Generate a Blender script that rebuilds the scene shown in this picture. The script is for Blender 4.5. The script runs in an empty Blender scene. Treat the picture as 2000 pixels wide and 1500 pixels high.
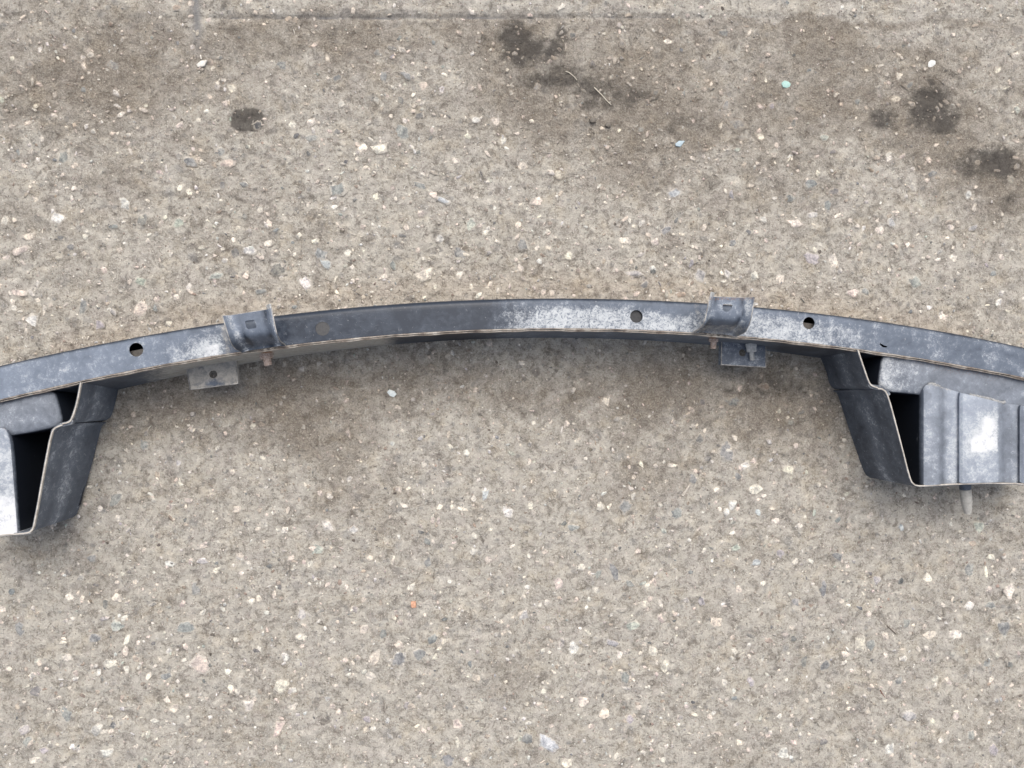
import bpy, bmesh, math, random
import numpy as np
from mathutils import Vector, Matrix, Euler

random.seed(11)
rng = np.random.default_rng(11)
SC = bpy.context.scene
COL = SC.collection

# ------------------------------------------------------------------ camera
H = 1.18                       # lens height above the concrete
FPX = 1480.0                   # focal length in photo pixels (2000 wide)
cam = bpy.data.cameras.new('camera')
cam.lens = 36.0 * FPX / 2000.0
cam.sensor_width = 36.0
cam.clip_start, cam.clip_end = 0.05, 60.0
cam_o = bpy.data.objects.new('camera', cam)
cam_o.location = (-0.076, 0.0, H)
cam_o.rotation_euler = Euler((0.0034, -0.0641, 0.0))
COL.objects.link(cam_o)
SC.camera = cam_o
CR = cam_o.rotation_euler.to_matrix()
CC = Vector(cam_o.location)

# ------------------------------------------------------------------ sky, sun, exposure
SUN_EL, SUN_AZ = math.radians(61), math.radians(4)      # bright part of an overcast sky, behind the beam
w = bpy.data.worlds.new('World'); SC.world = w
w.use_nodes = True
nt = w.node_tree
sky = nt.nodes.new('ShaderNodeTexSky')
sky.sky_type = 'NISHITA'; sky.sun_disc = False
sky.sun_elevation = SUN_EL; sky.sun_rotation = SUN_AZ
sky.air_density = 1.0; sky.dust_density = 5.0; sky.ozone_density = 0.6
hs = nt.nodes.new('ShaderNodeHueSaturation')          # overcast: the blue is mostly veiled by cloud
hs.inputs['Saturation'].default_value = 0.5
nt.links.new(sky.outputs[0], hs.inputs['Color'])
nt.links.new(hs.outputs[0], nt.nodes['Background'].inputs[0])
nt.nodes['Background'].inputs[1].default_value = 0.125
sl = bpy.data.lights.new('sun', 'SUN')
sl.energy = 1.12; sl.angle = math.radians(50); sl.color = (1.0, 0.94, 0.835)
so = bpy.data.objects.new('sun', sl); COL.objects.link(so)
dv = Vector((math.sin(SUN_AZ) * math.cos(SUN_EL), math.cos(SUN_AZ) * math.cos(SUN_EL), math.sin(SUN_EL)))
so.rotation_euler = dv.to_track_quat('Z', 'Y').to_euler()
SC.view_settings.view_transform = 'Standard'
SC.view_settings.look = 'None'
SC.view_settings.exposure = 0.65
SC.view_settings.gamma = 1.0


# ------------------------------------------------------------------ helpers
def at(u, v, z=0.0):
    """photo pixel (2000x1500) -> the point at height z seen there"""
    d = CR @ Vector(((u - 1000) / FPX, (750 - v) / FPX, -1))
    return CC + d * ((z - H) / d.z)

CRI = CR.inverted()
def pix(p):
    q = CRI @ (Vector(p) - CC)
    return 1000 + FPX * q.x / -q.z, 750 - FPX * q.y / -q.z

MPP = H / FPX                  # metres per photo pixel on the ground

def tag(o, label=None, cat=None, group=None, kind=None):
    if label: o['label'] = label
    if cat: o['category'] = cat
    if group: o['group'] = group
    if kind: o['kind'] = kind
    return o

def link(name, me, mat=None, parent=None):
    o = bpy.data.objects.new(name, me); COL.objects.link(o)
    if mat: me.materials.append(mat)
    if parent: o.parent = parent
    return o

def pymesh(name, v, f, smooth=True):
    me = bpy.data.meshes.new(name)
    me.from_pydata([tuple(p) for p in v], [], f)
    bm = bmesh.new(); bm.from_mesh(me)
    bmesh.ops.recalc_face_normals(bm, faces=bm.faces)
    bm.to_mesh(me); bm.free()
    if smooth:
        me.shade_smooth()
        me.set_sharp_from_angle(angle=math.radians(38))
    return me

def shell_geo(g, th, flip=False):
    """closed sheet of thickness th from a grid of points"""
    g = [[Vector(p) for p in r] for r in g]
    n, m = len(g), len(g[0])
    N = []
    for i in range(n):
        row = []
        for j in range(m):
            a = g[min(i + 1, n - 1)][j] - g[max(i - 1, 0)][j]
            b = g[i][min(j + 1, m - 1)] - g[i][max(j - 1, 0)]
            c = a.cross(b)
            row.append(c.normalized() if c.length > 1e-12 else Vector((0, 0, 1)))
        N.append(row)
    s = -1 if flip else 1
    v = [g[i][j] for i in range(n) for j in range(m)] + [g[i][j] - s * th * N[i][j] for i in range(n) for j in range(m)]
    o = n * m
    f = []
    for i in range(n - 1):
        for j in range(m - 1):
            a, b, c, d = i * m + j, (i + 1) * m + j, (i + 1) * m + j + 1, i * m + j + 1
            f.append((a, b, c, d)); f.append((o + d, o + c, o + b, o + a))
    for i in range(n - 1):
        f.append((i * m, o + i * m, o + (i + 1) * m, (i + 1) * m))
        f.append((i * m + m - 1, (i + 1) * m + m - 1, o + (i + 1) * m + m - 1, o + i * m + m - 1))
    for j in range(m - 1):
        f.append((j, j + 1, o + j + 1, o + j))
        k = (n - 1) * m
        f.append((k + j, o + k + j, o + k + j + 1, k + j + 1))
    return v, f

def shell(name, g, th, mat, parent, flip=False):
    v, f = shell_geo(g, th, flip)
    return link(name, pymesh(name, v, f), mat, parent)

def resample(pts, n):
    pts = [Vector(p) for p in pts]
    L = [0.0]
    for a, b in zip(pts, pts[1:]): L.append(L[-1] + (b - a).length)
    out = []
    for k in range(n):
        s = L[-1] * k / (n - 1)
        i = 0
        while i < len(L) - 2 and L[i + 1] < s: i += 1
        t = (s - L[i]) / max(L[i + 1] - L[i], 1e-9)
        out.append(pts[i].lerp(pts[i + 1], min(max(t, 0), 1)))
    return out

def chaikin(pts, k=2):
    pts = [Vector(p) for p in pts]
    for _ in range(k):
        q = [pts[0]]
        for a, b in zip(pts, pts[1:]):
            q += [a.lerp(b, .25), a.lerp(b, .75)]
        q.append(pts[-1]); pts = q
    return pts

def cut(o, cutters):
    """boolean holes, applied"""
    for v, f in cutters:
        cme = pymesh('cutter', v, f, False)
        co = bpy.data.objects.new('cutter', cme); COL.objects.link(co)
        md = o.modifiers.new('b', 'BOOLEAN'); md.operation = 'DIFFERENCE'; md.solver = 'EXACT'; md.object = co
        dg = bpy.context.evaluated_depsgraph_get()
        dg.update()
        me = bpy.data.meshes.new_from_object(o.evaluated_get(dg))
        o.modifiers.clear(); o.data = me
        bpy.data.objects.remove(co)
    o.data.shade_smooth(); o.data.set_sharp_from_angle(angle=math.radians(38))

def prism(poly, axis):
    """closed prism: poly points swept by the vector axis"""
    n = len(poly); a = Vector(axis)
    v = [Vector(p) for p in poly] + [Vector(p) + a for p in poly]
    f = [tuple(range(n))[::-1], tuple(range(n, 2 * n))] + [(i, (i + 1) % n, n + (i + 1) % n, n + i) for i in range(n)]
    return v, f

def circle_pts(c, r, x, y, n=28):
    return [Vector(c) + r * math.cos(2 * math.pi * k / n) * Vector(x) + r * math.sin(2 * math.pi * k / n) * Vector(y) for k in range(n)]

def turned(profile, c, axis, n=16):
    """solid of revolution: profile = (distance along axis, radius)"""
    a = Vector(axis).normalized(); x = a.orthogonal().normalized(); y = a.cross(x)
    v, f = [], []
    for d, r in profile:
        v += circle_pts(Vector(c) + a * d, r, x, y, n)
    for i in range(len(profile) - 1):
        for k in range(n):
            f.append((i * n + k, i * n + (k + 1) % n, (i + 1) * n + (k + 1) % n, (i + 1) * n + k))
    f.append(tuple(range(n))[::-1]); k = (len(profile) - 1) * n
    f.append(tuple(range(k, k + n)))
    return v, f

def setattrs(o, fn):
    """float attributes from fn(x, y, z arrays, u, v) -> dict"""
    me = o.data; n = len(me.vertices)
    co = np.empty(n * 3, np.float32); me.vertices.foreach_get('co', co); co = co.reshape(-1, 3)
    uv = np.array([pix(c) for c in co])
    for k, a in fn(co, uv[:, 0], uv[:, 1]).items():
        at_ = me.attributes.new(k, 'FLOAT', 'POINT')
        at_.data.foreach_set('value', np.clip(np.asarray(a, np.float32) * np.ones(n, np.float32), -1, 1))


# ------------------------------------------------------------------ node helpers
class NT:
    def __init__(s, tree): s.t = tree
    def n(s, typ, **kw):
        nd = s.t.nodes.new(typ)
        ins = kw.pop('ins', {})
        for k, v in kw.items(): setattr(nd, k, v)
        for k, v in ins.items(): s.set(nd.inputs[k], v)
        return nd
    def set(s, sock, v):
        if hasattr(v, 'is_output') or isinstance(v, bpy.types.NodeSocket): s.t.links.new(v, sock)
        else:
            if isinstance(v, tuple) and len(v) == 3 and sock.type == 'RGBA': v = (*v, 1)
            sock.default_value = v
    def m(s, op, a, b=0.0, clamp=False):
        nd = s.n('ShaderNodeMath', operation=op, use_clamp=clamp)
        s.set(nd.inputs[0], a); s.set(nd.inputs[1], b)
        return nd.outputs[0]
    def mix(s, f, a, b, blend='MIX'):
        nd = s.n('ShaderNodeMix', data_type='RGBA', blend_type=blend)
        s.set(nd.inputs[0], f); s.set(nd.inputs[6], a); s.set(nd.inputs[7], b)
        return nd.outputs[2]
    def noise(s, vec, scale, detail=3, rough=.5, dist=0.0):
        nd = s.n('ShaderNodeTexNoise', ins={'Vector': vec, 'Scale': scale, 'Detail': detail, 'Roughness': rough, 'Distortion': dist})
        return nd
    def vor(s, vec, scale, feature='F1', rand=1.0):
        return s.n('ShaderNodeTexVoronoi', feature=feature, ins={'Vector': vec, 'Scale': scale, 'Randomness': rand})
    def step(s, v, a, b):
        nd = s.n('ShaderNodeMapRange', interpolation_type='SMOOTHSTEP', ins={0: v, 1: a, 2: b, 3: 0.0, 4: 1.0})
        return nd.outputs[0]
    def ramp(s, f, stops):
        nd = s.n('ShaderNodeValToRGB')
        el = nd.color_ramp.elements
        while len(el) < len(stops): el.new(0.5)
        for e, (p, c) in zip(el, stops): e.position = p; e.color = (*c, 1)
        s.set(nd.inputs[0], f)
        return nd.outputs[0]
    def vadd(s, a, b, op='ADD'):
        nd = s.n('ShaderNodeVectorMath', operation=op); s.set(nd.inputs[0], a); s.set(nd.inputs[1], b); return nd.outputs[0]
    def attr(s, name):
        return s.n('ShaderNodeAttribute', attribute_name=name)
    def warp(s, pos, scale, amt):
        nz = s.noise(pos, scale, 3)
        d = s.vadd(nz.outputs['Color'], (.5, .5, .5), 'SUBTRACT')
        d = s.vadd(d, (amt, amt, amt), 'MULTIPLY')
        return s.vadd(pos, d)

def new_mat(name):
    m = bpy.data.materials.new(name); m.use_nodes = True
    t = NT(m.node_tree)
    b = m.node_tree.nodes['Principled BSDF']
    t.pos = t.n('ShaderNodeNewGeometry').outputs['Position']
    return m, t, b

def bump(t, b, h, strength, dist):
    nd = t.n('ShaderNodeBump', ins={'Height': h, 'Strength': strength, 'Distance': dist})
    t.t.links.new(nd.outputs[0], b.inputs['Normal'])


# ------------------------------------------------------------------ concrete: one colour field shared by ground and stones
def concrete_group():
    g = bpy.data.node_groups.new('concrete_colour', 'ShaderNodeTree')
    g.interface.new_socket('Dirt', in_out='INPUT', socket_type='NodeSocketFloat')
    g.interface.new_socket('Oil', in_out='INPUT', socket_type='NodeSocketFloat')
    g.interface.new_socket('Color', in_out='OUTPUT', socket_type='NodeSocketColor')
    g.interface.new_socket('Height', in_out='OUTPUT', socket_type='NodeSocketFloat')
    t = NT(g)
    gi, go = t.n('NodeGroupInput'), t.n('NodeGroupOutput')
    pos = t.n('ShaderNodeNewGeometry').outputs['Position']
    flat = t.vadd(pos, (1, 1, 0.0), 'MULTIPLY')
    p2 = t.warp(flat, 70, .016)
    p3 = t.warp(flat, 230, .005)
    low = t.noise(flat, 7, 5, .6).outputs['Fac']
    mid = t.noise(p2, 78, 6, .7, .5).outputs['Fac']
    fine = t.noise(p3, 400, 6, .8).outputs['Fac']
    tintn = t.noise(flat, 22, 4, .65).outputs['Fac']
    dirt = t.m('ADD', gi.outputs['Dirt'], t.m('MULTIPLY', t.m('SUBTRACT', low, .53), 2.1))
    blotch = t.noise(p2, 30, 5, .7).outputs['Fac']
    dirt = t.m('ADD', dirt, t.m('MULTIPLY', t.m('SUBTRACT', blotch, .53), 2.0), True)
    big = t.noise(p2, 42, 5, .62, .6).outputs['Fac']
    v = t.m('ADD', t.m('ADD', t.m('MULTIPLY', mid, .58), t.m('MULTIPLY', fine, .50)), t.m('MULTIPLY', big, .32))
    v = t.m('SUBTRACT', v, .20)
    base = t.ramp(v, [(.37, (.20, .177, .152)), (.425, (.295, .267, .234)), (.475, (.385, .354, .313)), (.505, (.465, .430, .381)), (.585, (.525, .488, .435)), (.65, (.66, .62, .56))])
    base = t.mix(1.0, base, (.975, .988, .985), 'MULTIPLY')
    base = t.mix(t.m('MULTIPLY', t.step(tintn, .48, .70), .5), base, t.mix(1.0, base, (.93, .91, .95), 'MULTIPLY'))
    base = t.mix(t.m('MULTIPLY', t.step(tintn, .5, .3), .5), base, t.mix(1.0, base, (1.03, .96, .85), 'MULTIPLY'))
    # aggregate just under the skin: two sizes, ragged
    for sc, lo, hi, amt in ((52, .22, .50, .62), (100, .26, .46, .7), (200, .24, .44, .75)):
        vo = t.vor(p2 if sc < 100 else p3, sc)
        sep = t.n('ShaderNodeSeparateColor'); t.set(sep.inputs[0], vo.outputs['Color'])
        edge = t.m('ADD', vo.outputs['Distance'], t.m('MULTIPLY', t.m('SUBTRACT', fine, .5), .55))
        inside = t.step(edge, hi, lo)
        pick = t.step(sep.outputs[0], .60, .64)
        col = t.ramp(sep.outputs[1], [(.0, (.20, .185, .17)), (.22, (.23, .235, .24)), (.36, (.36, .33, .30)), (.55, (.47, .435, .39)), (.8, (.60, .565, .50)), (1, (.42, .37, .34))])
        col = t.mix(.35, col, base)
        base = t.mix(t.m('MULTIPLY', t.m('MULTIPLY', inside, pick), amt), base, col)
    # pits, dark grit and pale grit
    pit = t.step(t.noise(p3, 230, 4, .65).outputs['Fac'], .41, .33)
    base = t.mix(t.m('MULTIPLY', pit, .42), base, (.115, .10, .085))
    v3 = t.vor(flat, 330)
    s3 = t.n('ShaderNodeSeparateColor'); t.set(s3.inputs[0], v3.outputs['Color'])
    spk = t.m('MULTIPLY', t.step(v3.outputs['Distance'], .30, .18), t.step(s3.outputs[0], .86, .88))
    base = t.mix(t.m('MULTIPLY', spk, .8), base, (.70, .665, .60))
    v4 = t.vor(p3, 300)
    s4 = t.n('ShaderNodeSeparateColor'); t.set(s4.inputs[0], v4.outputs['Color'])
    spk2 = t.m('MULTIPLY', t.step(v4.outputs['Distance'], .36, .2), t.step(s4.outputs[1], .86, .88))
    base = t.mix(t.m('MULTIPLY', spk2, .45), base, (.10, .09, .08))
    # dirt film, which also carries the painted ground shade, then oil
    film = t.m('MULTIPLY', dirt, t.m('ADD', .55, t.m('MULTIPLY', t.step(fine, .62, .40), .45)))
    dcol = t.mix(.60, t.mix(1.0, base, (.56, .515, .46), 'MULTIPLY'), (.175, .150, .124))
    base = t.mix(film, base, dcol)
    oiln = t.m('ADD', gi.outputs['Oil'], t.m('MULTIPLY', t.m('SUBTRACT', t.noise(p2, 60, 5, .7).outputs['Fac'], .5), .9))
    oil = t.m('MULTIPLY', t.step(oiln, .12, .66), t.step(gi.outputs['Oil'], .02, .3))
    base = t.mix(t.m('MULTIPLY', oil, .86), base, t.mix(.3, (.058, .053, .050), t.mix(1.0, base, (.3, .29, .28), 'MULTIPLY')))
    t.set(go.inputs[0], base)
    t.set(go.inputs[1], t.m('ADD', t.m('MULTIPLY', mid, .6), t.m('SUBTRACT', t.m('MULTIPLY', fine, .55), t.m('MULTIPLY', pit, .25))))
    return g

CG = concrete_group()

def ground_mat():
    m, t, b = new_mat('worn_concrete')
    gr = t.n('ShaderNodeGroup', node_tree=CG)
    t.set(gr.inputs[0], t.attr('dirt').outputs['Fac']); t.set(gr.inputs[1], t.attr('oil').outputs['Fac'])
    tint = t.attr('slate').outputs['Fac']
    col = t.mix(tint, gr.outputs[0], (.20, .20, .205))
    col = t.mix(t.attr('rust').outputs['Fac'], col, t.mix(1.0, col, (1.0, .76, .56), 'MULTIPLY'))
    t.set(b.inputs['Base Color'], col)
    t.set(b.inputs['Roughness'], .88); t.set(b.inputs['Specular IOR Level'], .3)
    bump(t, b, gr.outputs[1], 1.0, .0048)
    return m

def stone_mat(stuff):
    m, t, b = new_mat('grit' if stuff else 'embedded_stone')
    if stuff:
        a = t.attr('stone_colour'); col, dirt = a.outputs['Color'], a.outputs['Alpha']
    else:
        oi = t.n('ShaderNodeObjectInfo'); col, dirt = oi.outputs['Color'], oi.outputs['Alpha']
    gr = t.n('ShaderNodeGroup', node_tree=CG)
    t.set(gr.inputs[0], dirt); t.set(gr.inputs[1], 0.0)
    flat = t.pos
    fine = t.noise(t.warp(flat, 300, .004), 330, 5, .7).outputs['Fac']
    grain = t.noise(flat, 750, 3, .7).outputs['Fac']
    c = t.mix(1.0, col, t.ramp(fine, [(.32, (.48, .48, .49)), (.5, (1, 1, 1)), (.66, (1.35, 1.32, 1.27))]), 'MULTIPLY')
    c = t.mix(1.0, c, t.ramp(t.noise(flat, 85, 3, .6).outputs['Fac'], [(.36, (.62, .63, .65)), (.5, (1, 1, 1)), (.62, (1.28, 1.26, 1.22))]), 'MULTIPLY')
    c = t.mix(t.m('MULTIPLY', t.step(grain, .42, .3), .4), c, (.14, .13, .12))
    rim = t.attr('rim').outputs['Fac']
    cover = t.m('ADD', t.m('ADD', t.m('MULTIPLY', dirt, .55), t.m('MULTIPLY', rim, .95)), t.m('MULTIPLY', t.m('SUBTRACT', t.noise(flat, 150, 5, .7).outputs['Fac'], .5), 2.7))
    c = t.mix(t.m('MULTIPLY', t.step(cover, .46, 1.05), .88), c, gr.outputs[0])
    gap_shade_n = t.m('ADD', t.step(rim, 1.02, 1.35), t.m('MULTIPLY', t.m('SUBTRACT', t.noise(flat, 110, 3, .6).outputs['Fac'], .62), 4.0))
    gap_shade = t.m('MULTIPLY', t.m('MULTIPLY', t.step(gap_shade_n, .2, 1.0), t.step(rim, 1.98, 1.6)), .8)
    c = t.mix(gap_shade, c, (.095, .08, .066))  # dark ring paints the thin shadow around each stone
    c = t.mix(t.m('MULTIPLY', dirt, .45), c, t.mix(1.0, c, (.6, .55, .5), 'MULTIPLY'))
    t.set(b.inputs['Base Color'], c)
    t.set(b.inputs['Roughness'], .75); t.set(b.inputs['Specular IOR Level'], .35)
    bump(t, b, fine, .5, .0012)
    return m

# ------------------------------------------------------------------ painted steel
def steel_mat(name, paint=(.019, .027, .043), dust_col=(.200, .236, .298), rough=.36, spec=.3, dustiness=1.0):
    m, t, b = new_mat(name)
    pos = t.pos
    dep = t.attr('deposit_sheen').outputs['Fac']       # white chalky bloom, plus sky sheen painted on the box plates
    dst = t.attr('dust').outputs['Fac']          # grey-blue film, thinned where shade is painted on ribs, folds, box sides
    soil = t.attr('soil').outputs['Fac']         # beige dried mud
    rust = t.attr('rust').outputs['Fac']
    pw = t.warp(pos, 120, .01)
    n1 = t.noise(pw, 26, 5, .62, .6).outputs['Fac']
    n2 = t.noise(pw, 120, 5, .7).outputs['Fac']
    n3 = t.noise(pos, 520, 4, .7).outputs['Fac']
    film = t.m('ADD', dst, t.m('MULTIPLY', t.m('SUBTRACT', n1, .5), .9))
    film = t.m('ADD', film, t.m('MULTIPLY', t.m('SUBTRACT', n2, .5), .55), True)
    film = t.m('MULTIPLY', t.m('MULTIPLY', film, dustiness), t.step(dst, .0, .12))
    col = t.mix(film, paint, dust_col)
    # chalky bloom with pores; its whitest tone also paints sky sheen
    dv_ = t.m('ADD', dep, t.m('MULTIPLY', t.m('SUBTRACT', n1, .5), 1.25))
    dv_ = t.m('ADD', dv_, t.m('MULTIPLY', t.m('SUBTRACT', n2, .5), 1.3))
    dv_ = t.m('ADD', dv_, t.m('MULTIPLY', t.m('SUBTRACT', n3, .5), 1.0))
    dm = t.m('MULTIPLY', t.step(dv_, .34, .98), t.step(dep, .02, .2))
    pore = t.m('MULTIPLY', t.m('MULTIPLY', t.step(t.noise(pw, 340, 3, .6).outputs['Fac'], .50, .36), .85), t.step(dep, .92, .80))
    dm = t.m('MULTIPLY', dm, t.m('SUBTRACT', 1.0, pore))
    chalk_sheen = t.mix(t.step(dep, .82, 1.0), t.ramp(n2, [(.3, (.37, .395, .425)), (.7, (.55, .57, .585))]), t.ramp(n2, [(.3, (.56, .575, .60)), (.7, (.70, .705, .72))]))
    col = t.mix(t.m('MULTIPLY', dm, .92), col, chalk_sheen)
    # scattered pale flecks and smears
    fl = t.m('MULTIPLY', t.m('MULTIPLY', t.step(dst, .0, .12), t.step(t.noise(pw, 210, 4, .75).outputs['Fac'], .62, .70)), .45)
    col = t.mix(fl, col, (.40, .42, .45))
    # scratches: stretched noise, thin
    mp = t.n('ShaderNodeMapping', ins={'Vector': pos, 'Rotation': (0, 0, .7), 'Scale': (900, 60, 400)})
    scn = t.noise(mp.outputs[0], 1.0, 2, .5).outputs['Fac']
    col = t.mix(t.m('MULTIPLY', t.m('MULTIPLY', t.step(scn, .70, .76), t.step(n1, .5, .62)), .4), col, (.42, .43, .45))
    mp2 = t.n('ShaderNodeMapping', ins={'Vector': pw, 'Rotation': (0, 0, -.06), 'Scale': (34, 900, 300)})
    sc2 = t.noise(mp2.outputs[0], 1.0, 3, .6).outputs['Fac']
    col = t.mix(t.m('MULTIPLY', t.m('MULTIPLY', t.step(sc2, .62, .72), t.step(n1, .40, .60)), t.m('MULTIPLY', t.step(dst, .0, .1), .35)), col, (.36, .38, .41))
    # dried mud
    sm = t.step(t.m('ADD', soil, t.m('MULTIPLY', t.m('SUBTRACT', n2, .5), .9)), .3, .75)
    sm = t.m('MULTIPLY', sm, t.step(soil, .02, .2))
    col = t.mix(t.m('MULTIPLY', sm, .88), col, t.ramp(n2, [(.3, (.29, .27, .235)), (.7, (.44, .415, .375))]))
    rm = t.m('MULTIPLY', t.step(t.m('ADD', rust, t.m('MULTIPLY', t.m('SUBTRACT', n3, .5), 1.2)), .35, .7), t.step(rust, .02, .2))
    col = t.mix(rm, col, t.ramp(n2, [(.3, (.11, .045, .022)), (.55, (.24, .13, .075)), (.75, (.36, .25, .17))]))
    t.set(b.inputs['Base Color'], col)
    r = t.m('ADD', rough, t.m('MULTIPLY', t.m('ADD', t.m('ADD', dm, sm), t.m('ADD', rm, film)), .4), True)
    t.set(b.inputs['Roughness'], r)
    t.set(b.inputs['Specular IOR Level'], spec)
    bump(t, b, t.m('ADD', t.m('MULTIPLY', dm, .5), t.m('MULTIPLY', n3, .3)), .35, .0006)
    return m

def plain_mat(name, stops, rough, scale=300, metal=0.0):
    m, t, b = new_mat(name)
    n = t.noise(t.pos, scale, 5, .7).outputs['Fac']
    t.set(b.inputs['Base Color'], t.ramp(n, stops))
    t.set(b.inputs['Roughness'], rough); t.set(b.inputs['Metallic'], metal)
    bump(t, b, n, .5, .0006)
    return m

M_GROUND = ground_mat()
M_STONE, M_GRIT = stone_mat(False), stone_mat(True)
M_STEEL = steel_mat('weathered_black_paint')
M_WALL = steel_mat('black_paint', paint=(.011, .015, .025), dust_col=(.19, .215, .255), rough=.5, dustiness=.85)
M_COVER = steel_mat('chalked_paint', paint=(.012, .015, .022), dust_col=(.30, .335, .395), rough=.38)
M_EDGE = plain_mat('bare_sheet_edge', [(.32, (.095, .070, .056)), (.46, (.23, .195, .165)), (.66, (.47, .44, .395))], .6, 60)
M_RIM = plain_mat('worn_sheet_edge', [(.3, (.25, .22, .19)), (.55, (.44, .41, .37)), (.75, (.55, .52, .47))], .55, 120)
M_RUST = plain_mat('rusty_bolt', [(.3, (.17, .105, .08)), (.45, (.36, .27, .225)), (.65, (.58, .50, .45))], .8, 500)
M_MUDDY = plain_mat('muddy_steel', [(.3, (.15, .14, .12)), (.5, (.24, .225, .20)), (.7, (.34, .32, .29))], .8, 160)
M_GALV = plain_mat('dull_zinc', [(.3, (.26, .27, .275)), (.55, (.42, .43, .435)), (.7, (.55, .55, .545))], .5, 260, .1)

# ------------------------------------------------------------------ the concrete ground
def fbm(x, y, f0, octs, seed, rough=.5):
    r = np.random.default_rng(seed); tot = np.zeros(np.broadcast(x, y).shape, np.float32); a, f = 1.0, f0
    for _ in range(octs):
        tab = r.random((256, 256), dtype=np.float32)
        xx, yy = x * f + 500.0, y * f + 500.0
        xi, yi = np.floor(xx).astype(int), np.floor(yy).astype(int)
        fx, fy = xx - xi, yy - yi
        fx, fy = fx * fx * (3 - 2 * fx), fy * fy * (3 - 2 * fy)
        g = lambda i, j: tab[(xi + i) % 256, (yi + j) % 256]
        tot += a * ((g(0, 0) * (1 - fx) + g(1, 0) * fx) * (1 - fy) + (g(0, 1) * (1 - fx) + g(1, 1) * fx) * fy - .5)
        a *= rough; f *= 2.03
    return tot

_a, _b = at(450, 35), at(1300, 33)
GR1 = (_b.y - _a.y) / (_b.x - _a.x); GR0 = _a.y - GR1 * _a.x
def ground_height(x, y):
    h = .0022 * fbm(x, y, 9, 3, 5) + .0034 * fbm(x, y, 60, 4, 6, .64)
    # shallow trowelled channel along the top of the picture
    yl = GR0 + GR1 * x
    ch = np.exp(-((y - yl) / .0026) ** 2) * (1 / (1 + np.exp(-(x + .47) / .01)))
    fade = np.clip((.42 - x) / .4, .0, 1)
    h = h - .0030 * ch * fade + .0015 * (1 / (1 + np.exp(-(y - yl - .004) / .0015)))
    return h

OIL = [(482, 234, 29, 21, 1.0), (1008, 72, 30, 24, .72), (1088, 74, 18, 20, .6), (1024, 108, 34, 26, .8), (1076, 108, 24, 19, .66), (948, 82, 16, 11, .5),
       (1080, 160, 74, 20, .6), (1150, 168, 68, 34, .56), (1100, 140, 50, 16, .5), (1235, 182, 60, 24, .46), (1170, 205, 60, 18, .44), (1330, 250, 60, 18, .36),
       (1812, 205, 42, 42, .78), (1835, 240, 38, 26, .72), (1727, 235, 20, 24, .6), (1862, 225, 26, 26, .5), (1795, 190, 24, 22, .5), (1790, 240, 30, 16, .5),
       (1935, 326, 52, 32, .74), (1948, 332, 26, 24, .8), (1890, 325, 36, 24, .45), (1972, 400, 28, 26, .42), (1380, 362, 16, 26, .34), (1340, 246, 60, 20, .32),
       (1966, 188, 22, 18, .35), (1870, 140, 24, 18, .33), (1812, 152, 10, 8, .6), (1838, 172, 12, 9, .5), (30, 135, 50, 30, .25), (335, 130, 16, 8, .4),
       (1500, 745, 60, 34, .46), (1425, 745, 40, 16, .30), (1560, 760, 36, 26, .4), (430, 12, 18, 14, .4), (870, 715, 8, 26, .35), (570, 705, 50, 10, .3)]
DIRT_SHADE = [(556, 940, 8, 52, .45), (572, 1014, 24, 8, .4), (600, 945, 30, 40, -.15), (770, 905, 14, 40, .3), (985, 965, 26, 20, .4), (1015, 935, 30, 12, .35), (250, 140, 330, 150, .36), (100, 175, 150, 60, .4), (1240, 195, 270, 95, .78), (620, 790, 170, 60, .35), (1090, 160, 100, 40, .4), (1830, 215, 90, 70, .45), (1930, 330, 100, 60, .5), (1030, 90, 100, 55, .45), (1250, 330, 160, 60, .25), (1750, 180, 300, 160, .38), (1000, 60, 700, 40, .2),
        (1600, 20, 560, 13, -.8), (1640, 45, 420, 9, .35), (700, 8, 300, 8, -.3), (1180, 200, 230, 45, .35), (1330, 250, 90, 30, .3), (1650, 80, 160, 40, .25), (600, 70, 220, 40, .3), (950, 760, 620, 70, .5), (1460, 760, 220, 110, .5), (350, 790, 190, 70, .5), (1630, 880, 70, 90, .4), (60, 1080, 140, 40, .4),  # closing entries mix dirt with painted shade beside beam and boxes
        (690, 960, 110, 90, .45), (620, 860, 120, 60, .35), (1010, 1290, 70, 90, .42), (460, 1420, 130, 70, .34), (190, 1150, 50, 40, .5), (1180, 945, 110, 60, .3), (1300, 920, 70, 60, .25),
        (1480, 400, 90, 60, .25), (1960, 390, 60, 60, .4), (340, 380, 250, 90, .12), (820, 1130, 110, 50, .15), (1450, 1480, 160, 60, .25),
        (1790, 68, 85, 26, -.7), (950, 920, 150, 110, -.45), (1190, 18, 130, 14, -.4), (1560, 25, 160, 12, -.4), (405, 35, 22, 26, -.6), (540, 20, 80, 10, -.4),
        (300, 1200, 330, 140, -.18), (1350, 1250, 420, 160, -.14), (1800, 1250, 260, 200, -.14), (750, 380, 300, 130, -.15), (1750, 530, 260, 90, -.15), (620, 1330, 170, 120, -.15)]

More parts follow.
